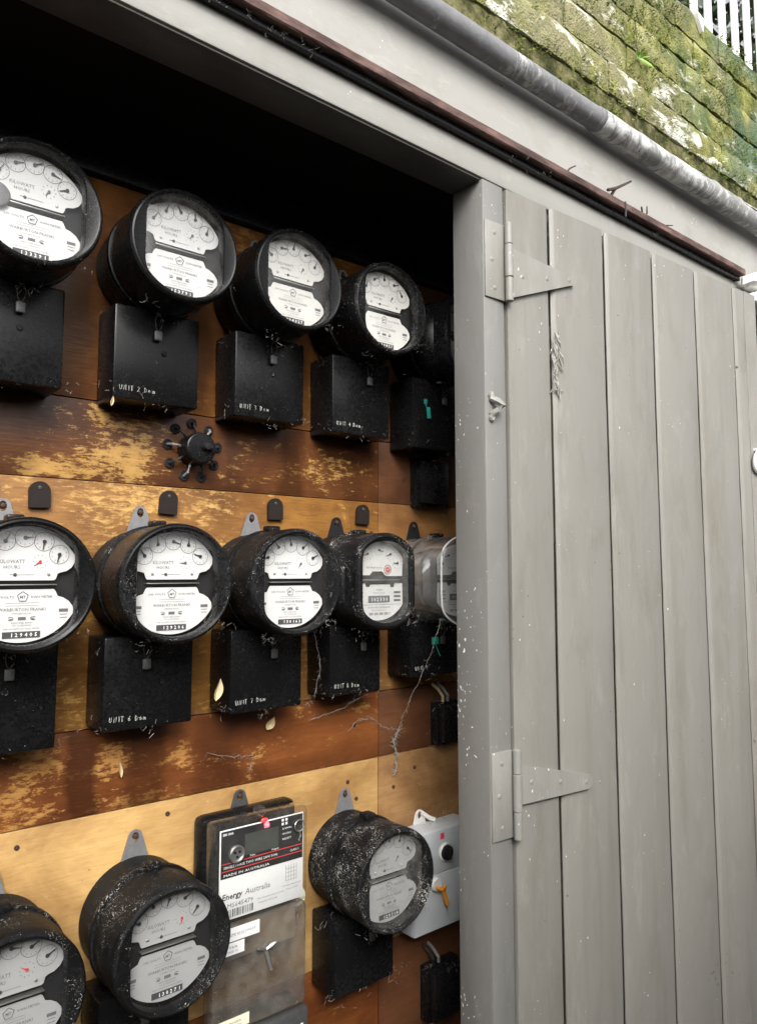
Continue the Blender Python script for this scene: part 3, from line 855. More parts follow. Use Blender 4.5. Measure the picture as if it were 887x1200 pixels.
# dark shrubbery beyond the palings
def shrub(name, c, rad, n, seed, label):
    root = empty(name, (c[0], c[1], H+1.3))
    rng = random.Random(seed)
    mb = MB()
    for i in range(n):
        d = Vector((rng.gauss(0, 1), rng.gauss(0, 1), rng.gauss(0, 1))).normalized()*(rng.random()**0.45)
        p = Vector((d.x*rad[0], d.y*rad[1], rad[2]*0.95+d.z*rad[2]))
        p += Vector((mnoise.noise(p*3), mnoise.noise(p*3+Vector((4, 0, 0))), mnoise.noise(p*3+Vector((0, 4, 0)))))*0.25
        a = Vector((rng.gauss(0, 1), rng.gauss(0, 1), rng.gauss(-.3, .6))).normalized()
        b = a.cross(Vector((rng.gauss(0, 1), rng.gauss(0, 1), rng.gauss(0, 1)))).normalized()
        L = rng.uniform(.05, .09); w_ = L*0.32
        o_ = len(mb.v)
        mb.v += [tuple(p), tuple(p+a*L*.5+b*w_), tuple(p+a*L), tuple(p+a*L*.5-b*w_)]
        mb.f.append((o_, o_+1, o_+2, o_+3))
    mb.build('foliage', 'leaf_dark', root, 0)
    st = MB()
    for k in range(6):
        a = k*1.05+seed
        st.tube([(0.05*cos(a), 0.05*sin(a), -0.1), (0.2*cos(a), 0.2*sin(a), rad[2]*.7), (0.6*rad[0]*cos(a), .6*rad[1]*sin(a), rad[2]*1.5)], [0.025, 0.016, 0.006], 7)
    st.build('stem', 'twig', root)
    return tag(root, label, 'shrub', 'shrubs beyond the palings')
shrub('shrub', (2.9, 1.9), (0.9, 0.7, 1.1), 5200, 4, 'dark leafy shrub nearest behind the white palings')
shrub('shrub', (4.3, 2.3), (1.1, 0.9, 1.4), 5200, 8, 'dark leafy shrub farther right behind the white palings')
# earth bank behind the wall that carries fence and shrubs
MBk = MB().box(-1.5, 8.0, 1.345, 8.0, 0.0, H+1.37).build('terrain', 'mortar_dark', smooth=0)
tag(MBk, kind='structure')

# weed growing from a joint
wd = empty('weed', (1.428, BWY-0.006, H+1.135))
rng = random.Random(2)
for i in range(9):
    a = radians(-20+i*27+rng.uniform(-8, 8)); L = rng.uniform(.03, .06)
    L *= 0.75
    d = Vector((cos(a), -0.35, sin(a)*.7+.15)).normalized()
    side = d.cross(Vector((0, 1, 0.2))).normalized()
    mb = MB(); vs = []; fs = []
    for k in range(7):
        t_ = k/6
        p = d*L*t_+Vector((0, -.006*t_, -0.02*t_*t_))
        wv = 0.0032*sin(pi*min(1, t_*.92+.06))
        vs += [p-side*wv, p+Vector((0, -.001, 0)), p+side*wv]
    for k in range(6):
        for j in range(2): fs.append((k*3+j, k*3+j+1, k*3+j+4, k*3+j+3))
    mb.add(vs, fs).build('leaf', 'leaf_bright', wd)
tag(wd, 'bright green weed sprouting from a joint in the mossy wall', 'weed')
# dry tendrils at the foot of the palings
rng = random.Random(9)
vn = MB()
for i in range(16):
    p = Vector((rng.uniform(1.95, 2.35), rng.uniform(.9, .98), H+1.38)); pts = [p]; a = rng.uniform(0, 6)
    for k in range(8):
        a += rng.uniform(.2, .9)
        p = p+Vector((cos(a)*.009, rng.uniform(-.003, .003), sin(a)*.009+.003)); pts.append(p)
    vn.tube(pts, 0.0014, 4, False)
tag(vn.build('dry_tendrils', 'tendril'), 'pale dry curling tendrils along the foot of the white palings', 'vine', kind='stuff')

# ================================================================== METERS
def win_round(a, r=0.0762, hw=0.0610):
    c_ = abs(cos(a)); q = hw/max(c_, 1e-4)
    k = 26.0
    return (r**-k+q**-k)**(-1/k)
def shape_b(a, hw=0.064, hh=0.0805):
    c_, s_ = abs(cos(a)), abs(sin(a))
    q1 = hw/max(c_, 1e-4); q2 = hh*1.0
    q3 = (hw+hh*0.62)/max(c_+s_*0.62, 1e-4)
    k = 18.0
    return (q1**-k+q2**-k+(q3*1.02)**-k)**(-1/k)
_cache = {}
def cached(key, fn):
    if key not in _cache: _cache[key] = fn()
    return _cache[key]

def plate_outline(upper):
    R_ = 0.0705; HW = 0.0605
    if upper:
        top = [(x, z) for x, z in arc(0, 0, R_, 30.9, 149.1, 26)]
        left = [(-HW, 0.032), (-HW+0.0005, 0.027), (-HW+0.004, 0.021), (-0.050, 0.0165), (-0.043, 0.0150), (-0.040, 0.0135), (-0.038, 0.0070), (-0.036, 0.0052)]
        right = [(-x, z) for x, z in reversed(left)]
        return top+left+right
    bot = arc(0, 0, R_, 210.9, 329.1, 26)
    right = [(HW, -0.032), (HW-0.001, -0.0275), (HW-0.006, -0.021), (HW-0.013, -0.0165), (0.041, -0.0145), (0.038, -0.0080), (0.036, -0.0058)]
    left = [(-x, z) for x, z in reversed(right)]
    return bot+right+left
DIALS = [(-0.041, 0.0375), (-0.0225, 0.0535), (0.0, 0.0580), (0.0225, 0.0535), (0.041, 0.0375)]
def ring(mb, cx, cz, r, w_, y, n=24):
    vs, fs = [], []
    for i in range(n):
        a = 2*pi*i/n
        vs += [(cx+r*cos(a), y, cz+r*sin(a)), (cx+(r-w_)*cos(a), y, cz+(r-w_)*sin(a))]
    for i in range(n):
        j = (i+1) % n
        fs.append((2*i, 2*j, 2*j+1, 2*i+1))
    mb.add(vs, fs)
def quad(mb, x0, x1, z0, z1, y):
    mb.add([(x0, y, z0), (x1, y, z0), (x1, y, z1), (x0, y, z1)], [(0, 1, 2, 3)])
YP = -0.1275     # plane of the dial plates
def upper_print():
    mb = MB(); y = YP-0.0004
    for i, (cx, cz) in enumerate(DIALS):
        ring(mb, cx, cz, 0.0122, 0.0007, y)
        for k in range(10):
            a = 2*pi*k/10+pi/2
            put_text(mb, str(k), cx+0.0089*cos(a), cz+0.0089*sin(a)-0.0011, y, 0.0034)
    for k in range(10):
        a = 2*pi*k/10
        mb.tube([(0.0185+0.0075*cos(a), y, 0.0285+0.0075*sin(a)), (0.0185+0.0088*cos(a), y, 0.0285+0.0088*sin(a))], 0.0004, 3)
    put_text(mb, 'KILOWATT', -0.014, 0.0262, y, 0.0066, width=0.030)
    put_text(mb, 'HOURS', -0.014, 0.0195, y, 0.0060, width=0.019)
    quad(mb, -0.016, -0.0125, 0.0118, 0.0126, y); quad(mb, -0.008, 0.012, 0.0118, 0.0123, y)
    for k, (s, x) in enumerate((('10000', -0.046), ('1000', -0.026), ('100', 0.0), ('10', 0.028), ('1', 0.047))):
        put_text(mb, s, x*1.08, (0.0495, 0.0665, 0.0705, 0.0665, 0.0495)[k]-0.0005, y, 0.0024)
    return mb.mesh('dial_print', 'print_grey', 0)
def lower_print():
    mb = MB(); y = YP-0.0004
    put_text(mb, '240 VOLTS', -0.022, -0.0165, y, 0.0042, width=0.024)
    put_text(mb, 'KWH METER', 0.022, -0.0165, y, 0.0042, width=0.025)
    pent = [(0.0065*sin(2*pi*k/5), -0.0148+0.0065*cos(2*pi*k/5)) for k in range(5)]
    for k in range(5):
        a, b = pent[k], pent[(k+1) % 5]
        mb.tube([(a[0], y, a[1]), (b[0], y, b[1])], 0.0005, 3)
    put_text(mb, 'MT', 0, -0.0168, y, 0.0048, bold=0.02)
    for z in (-0.0225, -0.0258): quad(mb, -0.019, 0.019, z, z+0.0003, y)
    put_text(mb, 'WARBURTON FRANKI', 0, -0.0322, y, 0.0054, width=0.054)
    put_text(mb, 'SYDNEY N.S.W.', 0, -0.0362, y, 0.0026, width=0.022)
    put_text(mb, '50', 0, -0.0424, y-.0003, 0.0030)
    for s in (-1, 1):      # the pair of small turning marks beside the box
        mb.tube([(s*(0.013+0.0032*cos(a)), y, -0.0412+0.002*sin(a)) for a in [radians(40+i*40) for i in range(8)]], 0.0005, 3)
        quad(mb, s*0.0125-0.0016, s*0.0125+0.0016, -0.0428, -0.0413, y)
    put_text(mb, 'REVS PER KWH', 0, -0.0474, y, 0.0026, width=0.024)
    put_text(mb, '133 1/3 REV/KWH', 0, -0.0505, y, 0.0024, width=0.022)
    put_text(mb, 'THE COUNTY COUNCIL METER', 0, -0.0545, y, 0.0024, width=0.042)
    for s in (-1, 1):
        quad(mb, s*0.0485-0.0055, s*0.0485+0.0055, -0.0345, -0.0305, y)
        for z in (-0.0375, -0.0415): quad(mb, s*0.0485-0.0045, s*0.0485+0.0045, z-.0004, z+.0004, y)
    quad(mb, -0.0045, 0.0045, -0.0433, -0.0393, y+.0001)
    return mb.mesh('name_print', 'print_grey', 0)

def hanging_lug(key='lug'):
    def f():
        mb = MB()
        # triangular eye plate with a hole
        out = []
        n = 40
        inner, outer = [], []
        for i in range(n):
            a = 2*pi*i/n
            inner.append((0.0052*cos(a), 0.0072*sin(a)))
        tri = arc(0, 0, 0.0105, 10, 170, 18)
        oo = tri + [(-0.027, -0.052), (0.027, -0.052)]
        # resample the outer outline by angle
        def hit(a):
            d = (cos(a), sin(a)); best = None
            for k in range(len(oo)):
                p, q = oo[k], oo[(k+1) % len(oo)]
                ex, ez = q[0]-p[0], q[1]-p[1]
                den = d[0]*ez-d[1]*ex
                if abs(den) < 1e-12: continue
                t_ = (p[0]*ez-p[1]*ex)/den; u = (p[0]*d[1]-p[1]*d[0])/den
                if t_ > 0 and -1e-6 <= u <= 1+1e-6 and (best is None or t_ > best): best = t_
            return (d[0]*best, d[1]*best)
        outer = [hit(2*pi*i/n) for i in range(n)]
        vs = []
        for y in (-0.0045, -0.0015):
            vs += [(x, y, z) for x, z in outer]+[(x, y, z) for x, z in inner]
        fs = []
        for i in range(n):
            j = (i+1) % n
            fs += [(i, j, n+j, n+i), (2*n+i, 3*n+i, 3*n+j, 2*n+j), (i, 2*n+i, 2*n+j, j), (n+i, n+j, 3*n+j, 3*n+i)]
        return mb.add(vs, fs)
    return f()

def make_meter(label, cx, cz, note, reg, pointers, cover='case_black', base='case_black', plate='plate_white', glassm='glass_clean',
               box=(-0.2165, -0.076, 0.132), boxm='box_black', kind='round', lug='aluminium', rot=(0, 0, 0), seed=1, tuft=10, box_dx=-0.005, note_dx=0.0, redp=215, redm='print_grey', seal=True, boxtop=True):
    root = empty('electricity_meter', (cx, PY-0.0008, H+cz), rot)
    tag(root, label, 'electricity meter', 'electricity meters on the backboard')
    rng = random.Random(seed)
    # mounting base
    link('base', cached(('base', base), lambda: MB().loft([(0.079, 0.0), (0.0815, -0.003), (0.082, -0.054), (0.0865, -0.057), (0.0875, -0.060), (0.0875, -0.066), (0.0865, -0.069), (0.082, -0.070)], 64, cap0=True, cap1=True).mesh('base', base)), root)
    if lug:
        o = hanging_lug().build('hanging_lug', lug, root); o.location = (0, 0, 0.1065)
        s_ = MB().loft([(0.0004, -0.0066), (0.003, -0.006), (0.0038, -0.0045), (0.0038, 0.0)], 12).build('screw', 'rust_screw', root); s_.location = (0.0003, 0, 0.1075)
    # little sealing lug at the top of the rim
    MB().box(-0.011, 0.011, -0.080, -0.058, 0.080, 0.0905, 0.003).build('rim_catch', cover, root)
    # cover
    if kind == 'round':
        wf = win_round
        rings = [(0.083, -0.069), (0.0838, -0.0715), (0.0848, -0.080), (0.0862, -0.136), (0.0866, -0.143), (0.0855, -0.1485), (0.0830, -0.1515), (0.0808, -0.1522), (0.0785, -0.1512),
                 (lambda a: min(0.0772, win_round(a)+0.0016), -0.1506), (lambda a: win_round(a)+0.0008, -0.1498), (wf, -0.148), (wf, -0.1345)]
        link('cover', cached(('cover', cover), lambda: MB().loft(rings, 72).mesh('cover', cover, 28)), root)
        gl = link('glass', cached(('glass', glassm), lambda: MB().loft([(0.0004, -0.1508), (lambda a: wf(a)*.35, -0.1504), (lambda a: wf(a)*.65, -0.1492), (lambda a: wf(a)*.88, -0.1474), (lambda a: wf(a)*1.0-0.0002, -0.1455)], 48).mesh('glass', glassm)), root)
        link('movement', cached('movement', lambda: MB().loft([(0.0005, -0.1205), (0.078, -0.1205), (0.080, -0.1185)], 40).mesh('movement', 'inner_black')), root)
        up = link('dial_plate', cached(('up', plate), lambda: MB().prism(plate_outline(True), YP, YP+0.0012).mesh('dial_plate', plate, 0)), root)
        up.scale = (1.045, 1, 1.045)
        link('dial_print', cached('uprint', upper_print), up)
        lo = link('name_plate', cached(('lo', plate), lambda: MB().prism(plate_outline(False), YP, YP+0.0012).mesh('name_plate', plate, 0)), root)
        lo.scale = (1.045, 1, 1.045)
        link('name_print', cached('lprint', lower_print), lo)
        for (px, pz), ang in zip(DIALS, pointers):
            def ptr():
                m = MB(); m.prism(arc(0, 0, 0.0024, 120, 420, 12)+[(0.0007, 0.0042), (0.0003, 0.0104), (-0.0003, 0.0104), (-0.0007, 0.0042)], -0.0012, -0.0004)
                return m.mesh('pointer', 'print_black', 0)
            p = link('pointer', cached('ptr', ptr), up)
            p.location = (px, YP-0.0006, pz); p.rotation_euler = (0, radians(ang), 0)
        def rptr():
            m = MB(); m.prism(arc(0, 0, 0.0018, 120, 420, 10)+[(0.0006, 0.003), (0.0002, 0.0075), (-0.0002, 0.0075), (-0.0006, 0.003)], -0.001, -0.0003)
            return m.mesh('test_pointer', redm, 0)
        p = link('test_pointer', cached(('rptr', redm), rptr), up); p.location = (0.0185, YP-0.0006, 0.0285); p.rotation_euler = (0, radians(redp), 0)
        for sx in (-1, 1):
            s_ = link('screw', cached('dscrew', lambda: MB().loft([(0.0003, -0.0013), (0.0014, -0.0011), (0.0020, -0.0003), (0.002, 0.0)], 12).mesh('screw', 'steel_bright')), up)
            s_.location = (sx*0.029, YP-0.0003, 0.0125)
        s_ = link('adjuster', cached('adj', lambda: MB().loft([(0.0003, -0.0016), (0.0015, -0.0014), (0.0021, -0.0003), (0.0021, 0.0)], 12).mesh('adjuster', 'steel_dark')), up)
        s_.location = (-0.010, YP-0.0003, 0.0121)
        link('rotor_disc', cached('rotor', lambda: MB().box(-0.040, 0.040, -0.1325, -0.122, -0.0008, 0.0004, 0.0003).mesh('rotor_disc', 'steel_bright')), root)
        rg = MB().box(-0.0215, 0.0215, YP-0.0010, YP-0.0001, -0.0645, -0.0570).build('register', 'register_dark', lo)
        d = MB()
        for k, ch in enumerate(reg):
            put_text(d, ch, -0.0115+k*0.0056, -0.0632, YP-0.0013, 0.0066, bold=0.015)
        d.build('register_digits', 'print_white', lo, 0)
    else:
        wf = lambda a: shape_b(a, 0.0515, 0.0705)
        of = lambda a: shape_b(a, 0.0645, 0.0825)
        rr = lambda k: (lambda a: 0.083*(1-k)+of(a)*k)
        if kind == 'clear':
            cm = 'hazy_plastic'
            link('cover', cached('clearcover', lambda: MB().loft([(0.083, -0.0705), (0.0828, -0.100), (rr(.35), -0.110), (rr(1.0), -0.118), (of, -0.146), (lambda a: of(a)-0.004, -0.1515), (lambda a: of(a)-0.010, -0.1525), (lambda a: wf(a)*.5, -0.1528), (0.0004, -0.1528)], 64).mesh('cover', cm, 30)), root)
            link('rim', cached('clearrim', lambda: MB().tube([((of(a)+0.001)*cos(a), -0.150, (of(a)+0.001)*sin(a)) for a in [2*pi*i/72 for i in range(73)]], 0.0018, 6, False).mesh('rim', 'white_plastic')), root)
        else:
            link('cover', cached(('coverb', cover), lambda: MB().loft([(0.083, -0.069), (0.0838, -0.0715), (0.0845, -0.090), (rr(.3), -0.104), (rr(1.0), -0.116), (of, -0.146), (lambda a: of(a)-0.0025, -0.1505), (lambda a: of(a)-0.0065, -0.152), (lambda a: wf(a)+0.002, -0.1505), (wf, -0.1485), (wf, -0.134)], 72).mesh('cover', cover, 28)), root)
            link('glass', cached(('glassb', glassm), lambda: MB().loft([(0.0004, -0.1470), (lambda a: wf(a)-0.0002, -0.1460)], 48).mesh('glass', glassm)), root)
        link('movement', cached('movementb'+('c' if kind == 'clear' else ''), lambda: MB().loft([(0.0005, -0.1165), (lambda a: of(a)*(.8 if kind == 'clear' else 1)-0.004, -0.1165), (lambda a: of(a)*(.7 if kind == 'clear' else 1)-0.003, -0.075), (0.0005, -0.0745)], 48).mesh('movement', 'aluminium' if kind == 'clear' else 'inner_black')), root)
        pw = 0.053
        up_o = [(x, z) for x, z in arc(0, -0.002, 0.0690, 38, 142, 22)]+[(-pw, 0.010), (-0.020, 0.010), (-0.014, 0.0165), (0.008, 0.0165), (0.014, 0.010), (0.020, 0.0085), (pw, 0.0085)]
        lo_o = [(x, z) for x, z in arc(0, 0.002, 0.0690, 218, 322, 22)]+[(pw, -0.004), (0.036, -0.004), (0.034, -0.011), (0.026, -0.011), (0.025, -0.006), (-0.018, -0.006), (-0.020, -0.010), (-0.028, -0.010), (-0.030, -0.004), (-pw, -0.004)]
        up = link('dial_plate', cached(('upb', plate), lambda: MB().prism(up_o, YP, YP+0.0012).mesh('dial_plate', plate, 0)), root)
        lo = link('name_plate', cached(('lob', plate), lambda: MB().prism(lo_o, YP, YP+0.0012).mesh('name_plate', plate, 0)), root)
        DB = [(-0.0415, 0.031), (-0.0255, 0.0465), (0.0, 0.0535), (0.0255, 0.0465), (0.0415, 0.031)]
        def pr():
            m = MB(); y = YP-0.0004
            for (cx_, cz_) in DB:
                for k in range(10):
                    a = 2*pi*k/10+pi/2
                    put_text(m, str(k), cx_+0.0098*cos(a), cz_+0.0098*sin(a)-0.0014, y, 0.0042)
            put_text(m, 'Kilowatt hours', -0.010, 0.0215, y, 0.0056, width=0.036)
            ring(m, 0.0195, 0.0195, 0.0085, 0.0012, y)
            m.tube([(-0.006, y, 0.0135), (0.007, y, 0.0135)], 0.0005, 3)
            return m.mesh('dial_print', 'print_grey', 0)
        link('dial_print', cached('prb', pr), up)
        def rose():
            m = MB()
            for k in range(9):
                a = 2*pi*k/9
                m.prism([(0.0195+q*cos(a+e), 0.0195+q*sin(a+e)) for q, e in ((0.001, 0), (0.0042, -.25), (0.0068, 0), (0.0042, .25))], YP-0.0008, YP-0.0003)
            return m.mesh('test_disc', 'print_red', 0)
        link('test_disc', cached('rose', rose), up)
        def prl():
            m = MB(); y = YP-0.0004
            put_text(m, '1 PHASE', 0, -0.0165, y, 0.0042); put_text(m, '240V 50 CYCLES', 0, -0.0215, y, 0.0036)
            for z in (-0.0195, -0.0265, -0.0335):
                quad(m, 0.0335, 0.0485, z-.0018, z+.0018, y); quad(m, -0.048, -0.034, z-.0007, z+.0007, y); quad(m, -0.046, -0.036, z-.0025, z-.0019, y)
            quad(m, -pw+.004, pw-.004, -0.0405, -0.0400, y)
            put_text(m, 'WARBURTON FRANKI', 0, -0.0465, y, 0.0044, width=0.050)
            put_text(m, 'SYDNEY MADE IN N.S.W.', 0, -0.0508, y, 0.0028, width=0.034)
            for k in range(22):
                if (k*7) % 5 != 0: quad(m, -0.0235+k*0.0022, -0.0235+k*0.0022+0.0014, -0.0580, -0.0535, y)
            return m.mesh('name_print', 'print_grey', 0)
        link('name_print', cached('prlb', prl), lo)
        for (px, pz), ang in zip(DB, pointers):
            p = link('pointer', cached('ptrb', lambda: MB().prism(arc(0, 0, 0.0022, 120, 420, 12)+[(0.0008, 0.0042), (0.0003, 0.0095), (-0.0003, 0.0095), (-0.0008, 0.0042)], -0.0012, -0.0004).mesh('pointer', 'print_black', 0)), up)
            p.location = (px, YP-0.0006, pz); p.rotation_euler = (0, radians(ang), 0)
        MB().box(-0.0235, 0.0235, YP-0.0010, YP-0.0001, -0.0365, -0.0250).build('register', 'print_grey', lo)
        d = MB()
        for k, ch in enumerate(reg): put_text(d, ch, -0.0165+k*0.0066, -0.0343, YP-0.0013, 0.0088)
        d.build('register_digits', 'print_white', lo, 0)
        link('rotor_disc', cached('rotorb', lambda: MB().box(-0.044, 0.044, -0.134, -0.118, 0.0008, 0.0028, 0.0004).mesh('rotor_disc', 'steel_bright')), root)
    if kind == 'round':
        for ch in root.children:
            if ch.name.split('.')[0] in ('base', 'cover', 'glass', 'movement', 'dial_plate', 'name_plate', 'rotor_disc'):
                ch.scale = (ch.scale[0]*0.963, 1, ch.scale[2]*0.963)
    # terminal box
    z0, z1, bw_ = box
    mb = MB()
    mb.box(box_dx-bw_/2, box_dx+bw_/2, -0.070, -0.0005, z0, z1, 0.0035)
    tb = mb.build('terminal_box', boxm, root)
    mb = MB().box(box_dx-0.030, box_dx+0.030, -0.060, -0.0008, z1-0.0005, -0.060, 0.003)
    mb.build('neck', boxm, root)
    sc_ = MB().loft([(0.0004, -0.0022), (0.0036, -0.002), (0.0044, -0.0008), (0.0046, 0.0005)], 12).build('cover_screw', 'case_black_dusty', tb); sc_.location = (box_dx+rng.uniform(.0, .02), -0.0702, z0+(z1-z0)*rng.uniform(.45, .6))
    if note:
        hw_ = MB()
        handwriting(hw_, note, box_dx-bw_/2+0.010+note_dx, z0+0.013, -0.0704, 0.0072, rng, rng.uniform(-.03, .04))
        hw_.build('handwriting', 'chalk_white', tb, 0)
    if seal:
        x = box_dx+rng.uniform(-.01, .015); zt = -0.083
        sm = MB()
        for q in (-1, 1):
            sm.tube([(x+q*.002, -0.074, zt), (x+q*.006, -0.078, zt-.010), (x+q*.004, -0.076, zt-.020), (x, -0.0745, zt-.026)], 0.0007, 5)
        sm.tube([(x, -0.071, zt+.006), (x, -0.076, zt+.003), (x+.001, -0.076, zt-.003)], 0.0042, 8)
        se = sm.build('seal_wire', 'steel_dark', root)
        MB().box(x-.006, x+.006, -0.0782, -0.0735, zt-.040, zt-.025, 0.0018, None).build('lead_seal', 'lead', se)
    if tuft:
        web_tufts(root, [(box_dx-bw_/2, -0.066, z0+0.01), (box_dx+bw_/2, -0.066, z0+0.006), (box_dx-bw_/2, -0.05, z1-0.01), (0.005, -0.075, -0.088), (0.02, -0.1, -0.086), (-0.03, -0.12, -0.085), (box_dx, -0.07, z0+0.002), (0.055, -0.152, -0.06)], seed*7+1, n=max(3, int(tuft*0.6)))
    return root

X = [0.243, 0.438, 0.633, 0.825, 1.018]
# top row
Zr = 0.466
m11 = make_meter('round black meter at the left end of the top row', X[0]-.006, Zr, '1 Do', '133291', (30, 70, 60, 110, 250), seed=11, tuft=12, note_dx=0.004)
make_meter('second meter from the left in the top row, box lettered UNIT 2', X[1], Zr, 'UNIT 2 Dom', '153791', (35, 20, 330, 355, 15), seed=12, cover='case_black_clean', tuft=12, glassm='glass_film')
make_meter('middle meter of the top row, its box lettered UNIT 3', X[2], Zr, 'UNIT 3 Dom', '104327', (300, 85, 10, 70, 20), seed=13, cover='case_black_clean', tuft=20, plate='plate_cream', glassm='glass_film')
make_meter('small-looking fourth meter of the top row, box lettered UNIT 4 beside the post', X[3], Zr-.003, 'UNIT 4 Dom', '130827', (20, 60, 0, 75, 330), seed=14, cover='case_black', tuft=20, plate='plate_cream')
m15 = make_meter('black square-shouldered meter hidden in shade at the right end of the top row', X[4]+.004, Zr-.012, None, '120733', (250, 60, 100, 60, 270), kind='square', plate='plate_grey', glassm='glass_dusty', seed=15, tuft=8, lug=None, box=(-0.215, -0.076, 0.145))
MB().loft([(0.0165, 0.0), (0.0165, -0.004), (0.0150, -0.0055), (0.0140, -0.0056), (0.0005, -0.0058)], 28, mat=Matrix.Translation((-0.044, YP-0.001, 0.004))).build('dark_disc', 'lead', m11)  # dark round disc at the left of the dial
# middle row
Zm = -0.016
make_meter('black round meter at the left end of the middle row, register reading 129405', X[0]+.002, Zm, None, '129405', (275, 30, 85, 190, 195), seed=21, cover='case_black_clean', tuft=10, box=(-0.2165, -0.076, 0.134), redp=235, redm='print_red')
make_meter('second meter from the left in the middle row, below the wiring hub', X[1]+.001, Zm, 'UNIT 6 Dom', '129206', (325, 355, 110, 5, 290), seed=22, cover='case_black', base='case_black_dusty', tuft=18, box=(-0.206, -0.076, 0.133), redp=265)
make_meter('dusty central meter of the middle row, box with a dead leaf beside it', X[2]+.001, Zm, 'UNIT 7 Dom', '130163', (260, 320, 345, 50, 60), seed=23, cover='case_black_dusty', base='case_black_dusty', tuft=34, box=(-0.204, -0.076, 0.132))
make_meter('black square-shouldered meter with a small red wheel on its dial in the middle row', X[3]-.012, Zm, 'UNIT 8 Dom', '102330', (265, 250, 110, 250, 270), kind='square', cover='case_black_dusty', base='case_black_webbed', plate='plate_white', glassm='glass_dusty', lug='inner_black', seed=24, tuft=30, box=(-0.197, -0.076, 0.112))
m25 = make_meter('clear plastic covered meter at the right end of the middle row', X[4]-.012, Zm, 'UNIT 9', '101224', (265, 250, 110, 250, 270), kind='clear', base='hazy_plastic', lug='inner_black', seed=25, tuft=14, box=(-0.182, -0.076, 0.125))
# bottom row
make_meter('grey-dialled black meter cut off at the lower left corner', X[0]+.006, -0.504, None, '140212', (265, 350, 100, 60, 60), plate='plate_grey', cover='case_black_dusty', base='case_black_dusty', seed=31, tuft=8, glassm='glass_clean', redp=300, redm='print_red')
make_meter('dusty black grey-dialled meter beside the electronic meter in the bottom row', X[1]+.008, -0.500, None, '130271', (285, 350, 200, 60, 220), plate='plate_grey', cover='case_black_dusty', base='case_black_dusty', seed=32, tuft=10, redp=190, redm='print_red')
make_meter('black meter coated in white cobweb dust in the bottom row beside the grey switch box', X[3]+.010, -0.510, None, '129114', (250, 330, 40, 20, 130), plate='plate_grey', glassm='glass_dusty', cover='case_black_webbed', base='case_black_webbed', seed=34, tuft=26, box=(-0.198, -0.074, 0.128))

# green seals on the right-hand boxes
gt = MB()
gt.box(-0.004, 0.006, -0.0025, 0.0, -0.006, 0.006, 0.001)
gt.tube([(0.001, -0.001, -0.005), (0.004, -0.002, -0.014)], 0.0014, 6)
gt.box(0.001, 0.013, -0.004, -0.001, -0.040, -0.013, 0.0015, Matrix.Rotation(radians(-6), 4, 'Y'))
go = gt.build('seal_tag', 'teal_tag'); go.location = (0.976, PY-0.0716, H+0.332); go.scale = (0.8, 1, 0.85)
tag(go, 'green plastic seal hanging on the box under the top right meter', 'seal')
gt = MB().box(-0.009, 0.009, -0.003, 0.0, -0.007, 0.007, 0.0015)
gt.tube([(0.0, -0.0015, -0.006), (0.012, -0.003, -0.030)], 0.0008, 5)
go = gt.build('seal_tag', 'teal_tag'); go.location = (0.998, PY-0.0716, H-0.132)
tag(go, 'small square green seal on the box under the clear meter', 'seal')

# ---- electronic meter
em = empty('electronic_meter', (0.625, PY-0.0008, H-0.53))
mb = MB().box(-0.088, 0.086, -0.036, 0.0, -0.075, 0.150, 0.012)
mb.build('back_case', 'case_black_clean', em)
o = hanging_lug().build('hanging_lug', 'lead', em); o.location = (-0.005, 0, 0.163)
s_ = MB().loft([(0.0004, -0.0066), (0.003, -0.006), (0.0038, -0.0045), (0.0038, 0.0)], 12).build('screw', 'rust_screw', em); s_.location = (-0.005, 0, 0.164)
cvr = MB().box(-0.083, 0.085, -0.0710, -0.0362, -0.0015, 0.1475, 0.007).build('upper_cover', 'clear_plastic', em)
lcv = MB().box(-0.083, 0.085, -0.0695, -0.0362, -0.1600, -0.0030, 0.007).build('terminal_cover', 'smoky_plastic', em)
MB().box(-0.080, 0.082, -0.0400, -0.0366, -0.070, -0.006, 0.002).build('terminal_block', 'block_beige', em)
fy = -0.0662
fp_ = MB().box(-0.0722, 0.0782, fy, fy+0.002, 0.004, 0.137, 0.0005).build('face_plate', 'sticker_white', em)
q = MB(); q.box(-0.0705, 0.0765, fy-0.0006, fy-0.0001, 0.066, 0.1355); q.build('display_panel', 'inner_black', fp_, 0)
q = MB(); q.box(-0.030, 0.030, fy-0.0012, fy-0.0007, 0.0925, 0.1245); q.build('lcd', 'lcd', fp_, 0)
q = MB()
for z in (0.0765, 0.0875): q.box(-0.069, 0.075, fy-0.0010, fy-0.0007, z-.0006, z+.0006)
q.build('red_lines', 'print_red', fp_, 0)
q = MB(); y = fy-0.0011
put_text(q, 'EM 1000', -0.068, 0.129, y, 0.005, 'L', bold=.02)
put_text(q, 'SINGLE PHASE TWO WIRE 240V 50Hz', -0.066, 0.0800, y, 0.0055, 'L', width=0.095)
put_text(q, 'CLASS 1', 0.052, 0.0800, y, 0.0048, 'L')
put_text(q, 'MADE IN AUSTRALIA', -0.066, 0.0688, y, 0.0050, 'L', width=0.080)
put_text(q, 'Pulse', -0.016, 0.0895, y, 0.0045); put_text(q, 'Output', 0.024, 0.0895, y, 0.0045)
for k in range(6): quad(q, -0.022+k*0.0075, -0.0195+k*0.0075, 0.0905+.003, 0.0925+.003, y)
for k, s in enumerate(('kWh', 'MAX DEMAND', 'RESET')): put_text(q, s, 0.046, 0.117-k*0.008, y, 0.0042, 'C', width=0.017)
for i in range(2):
    for j in range(2): quad(q, 0.036+i*0.007, 0.040+i*0.007, 0.126+j*0.006-.002, 0.130+j*0.006-.002, y)
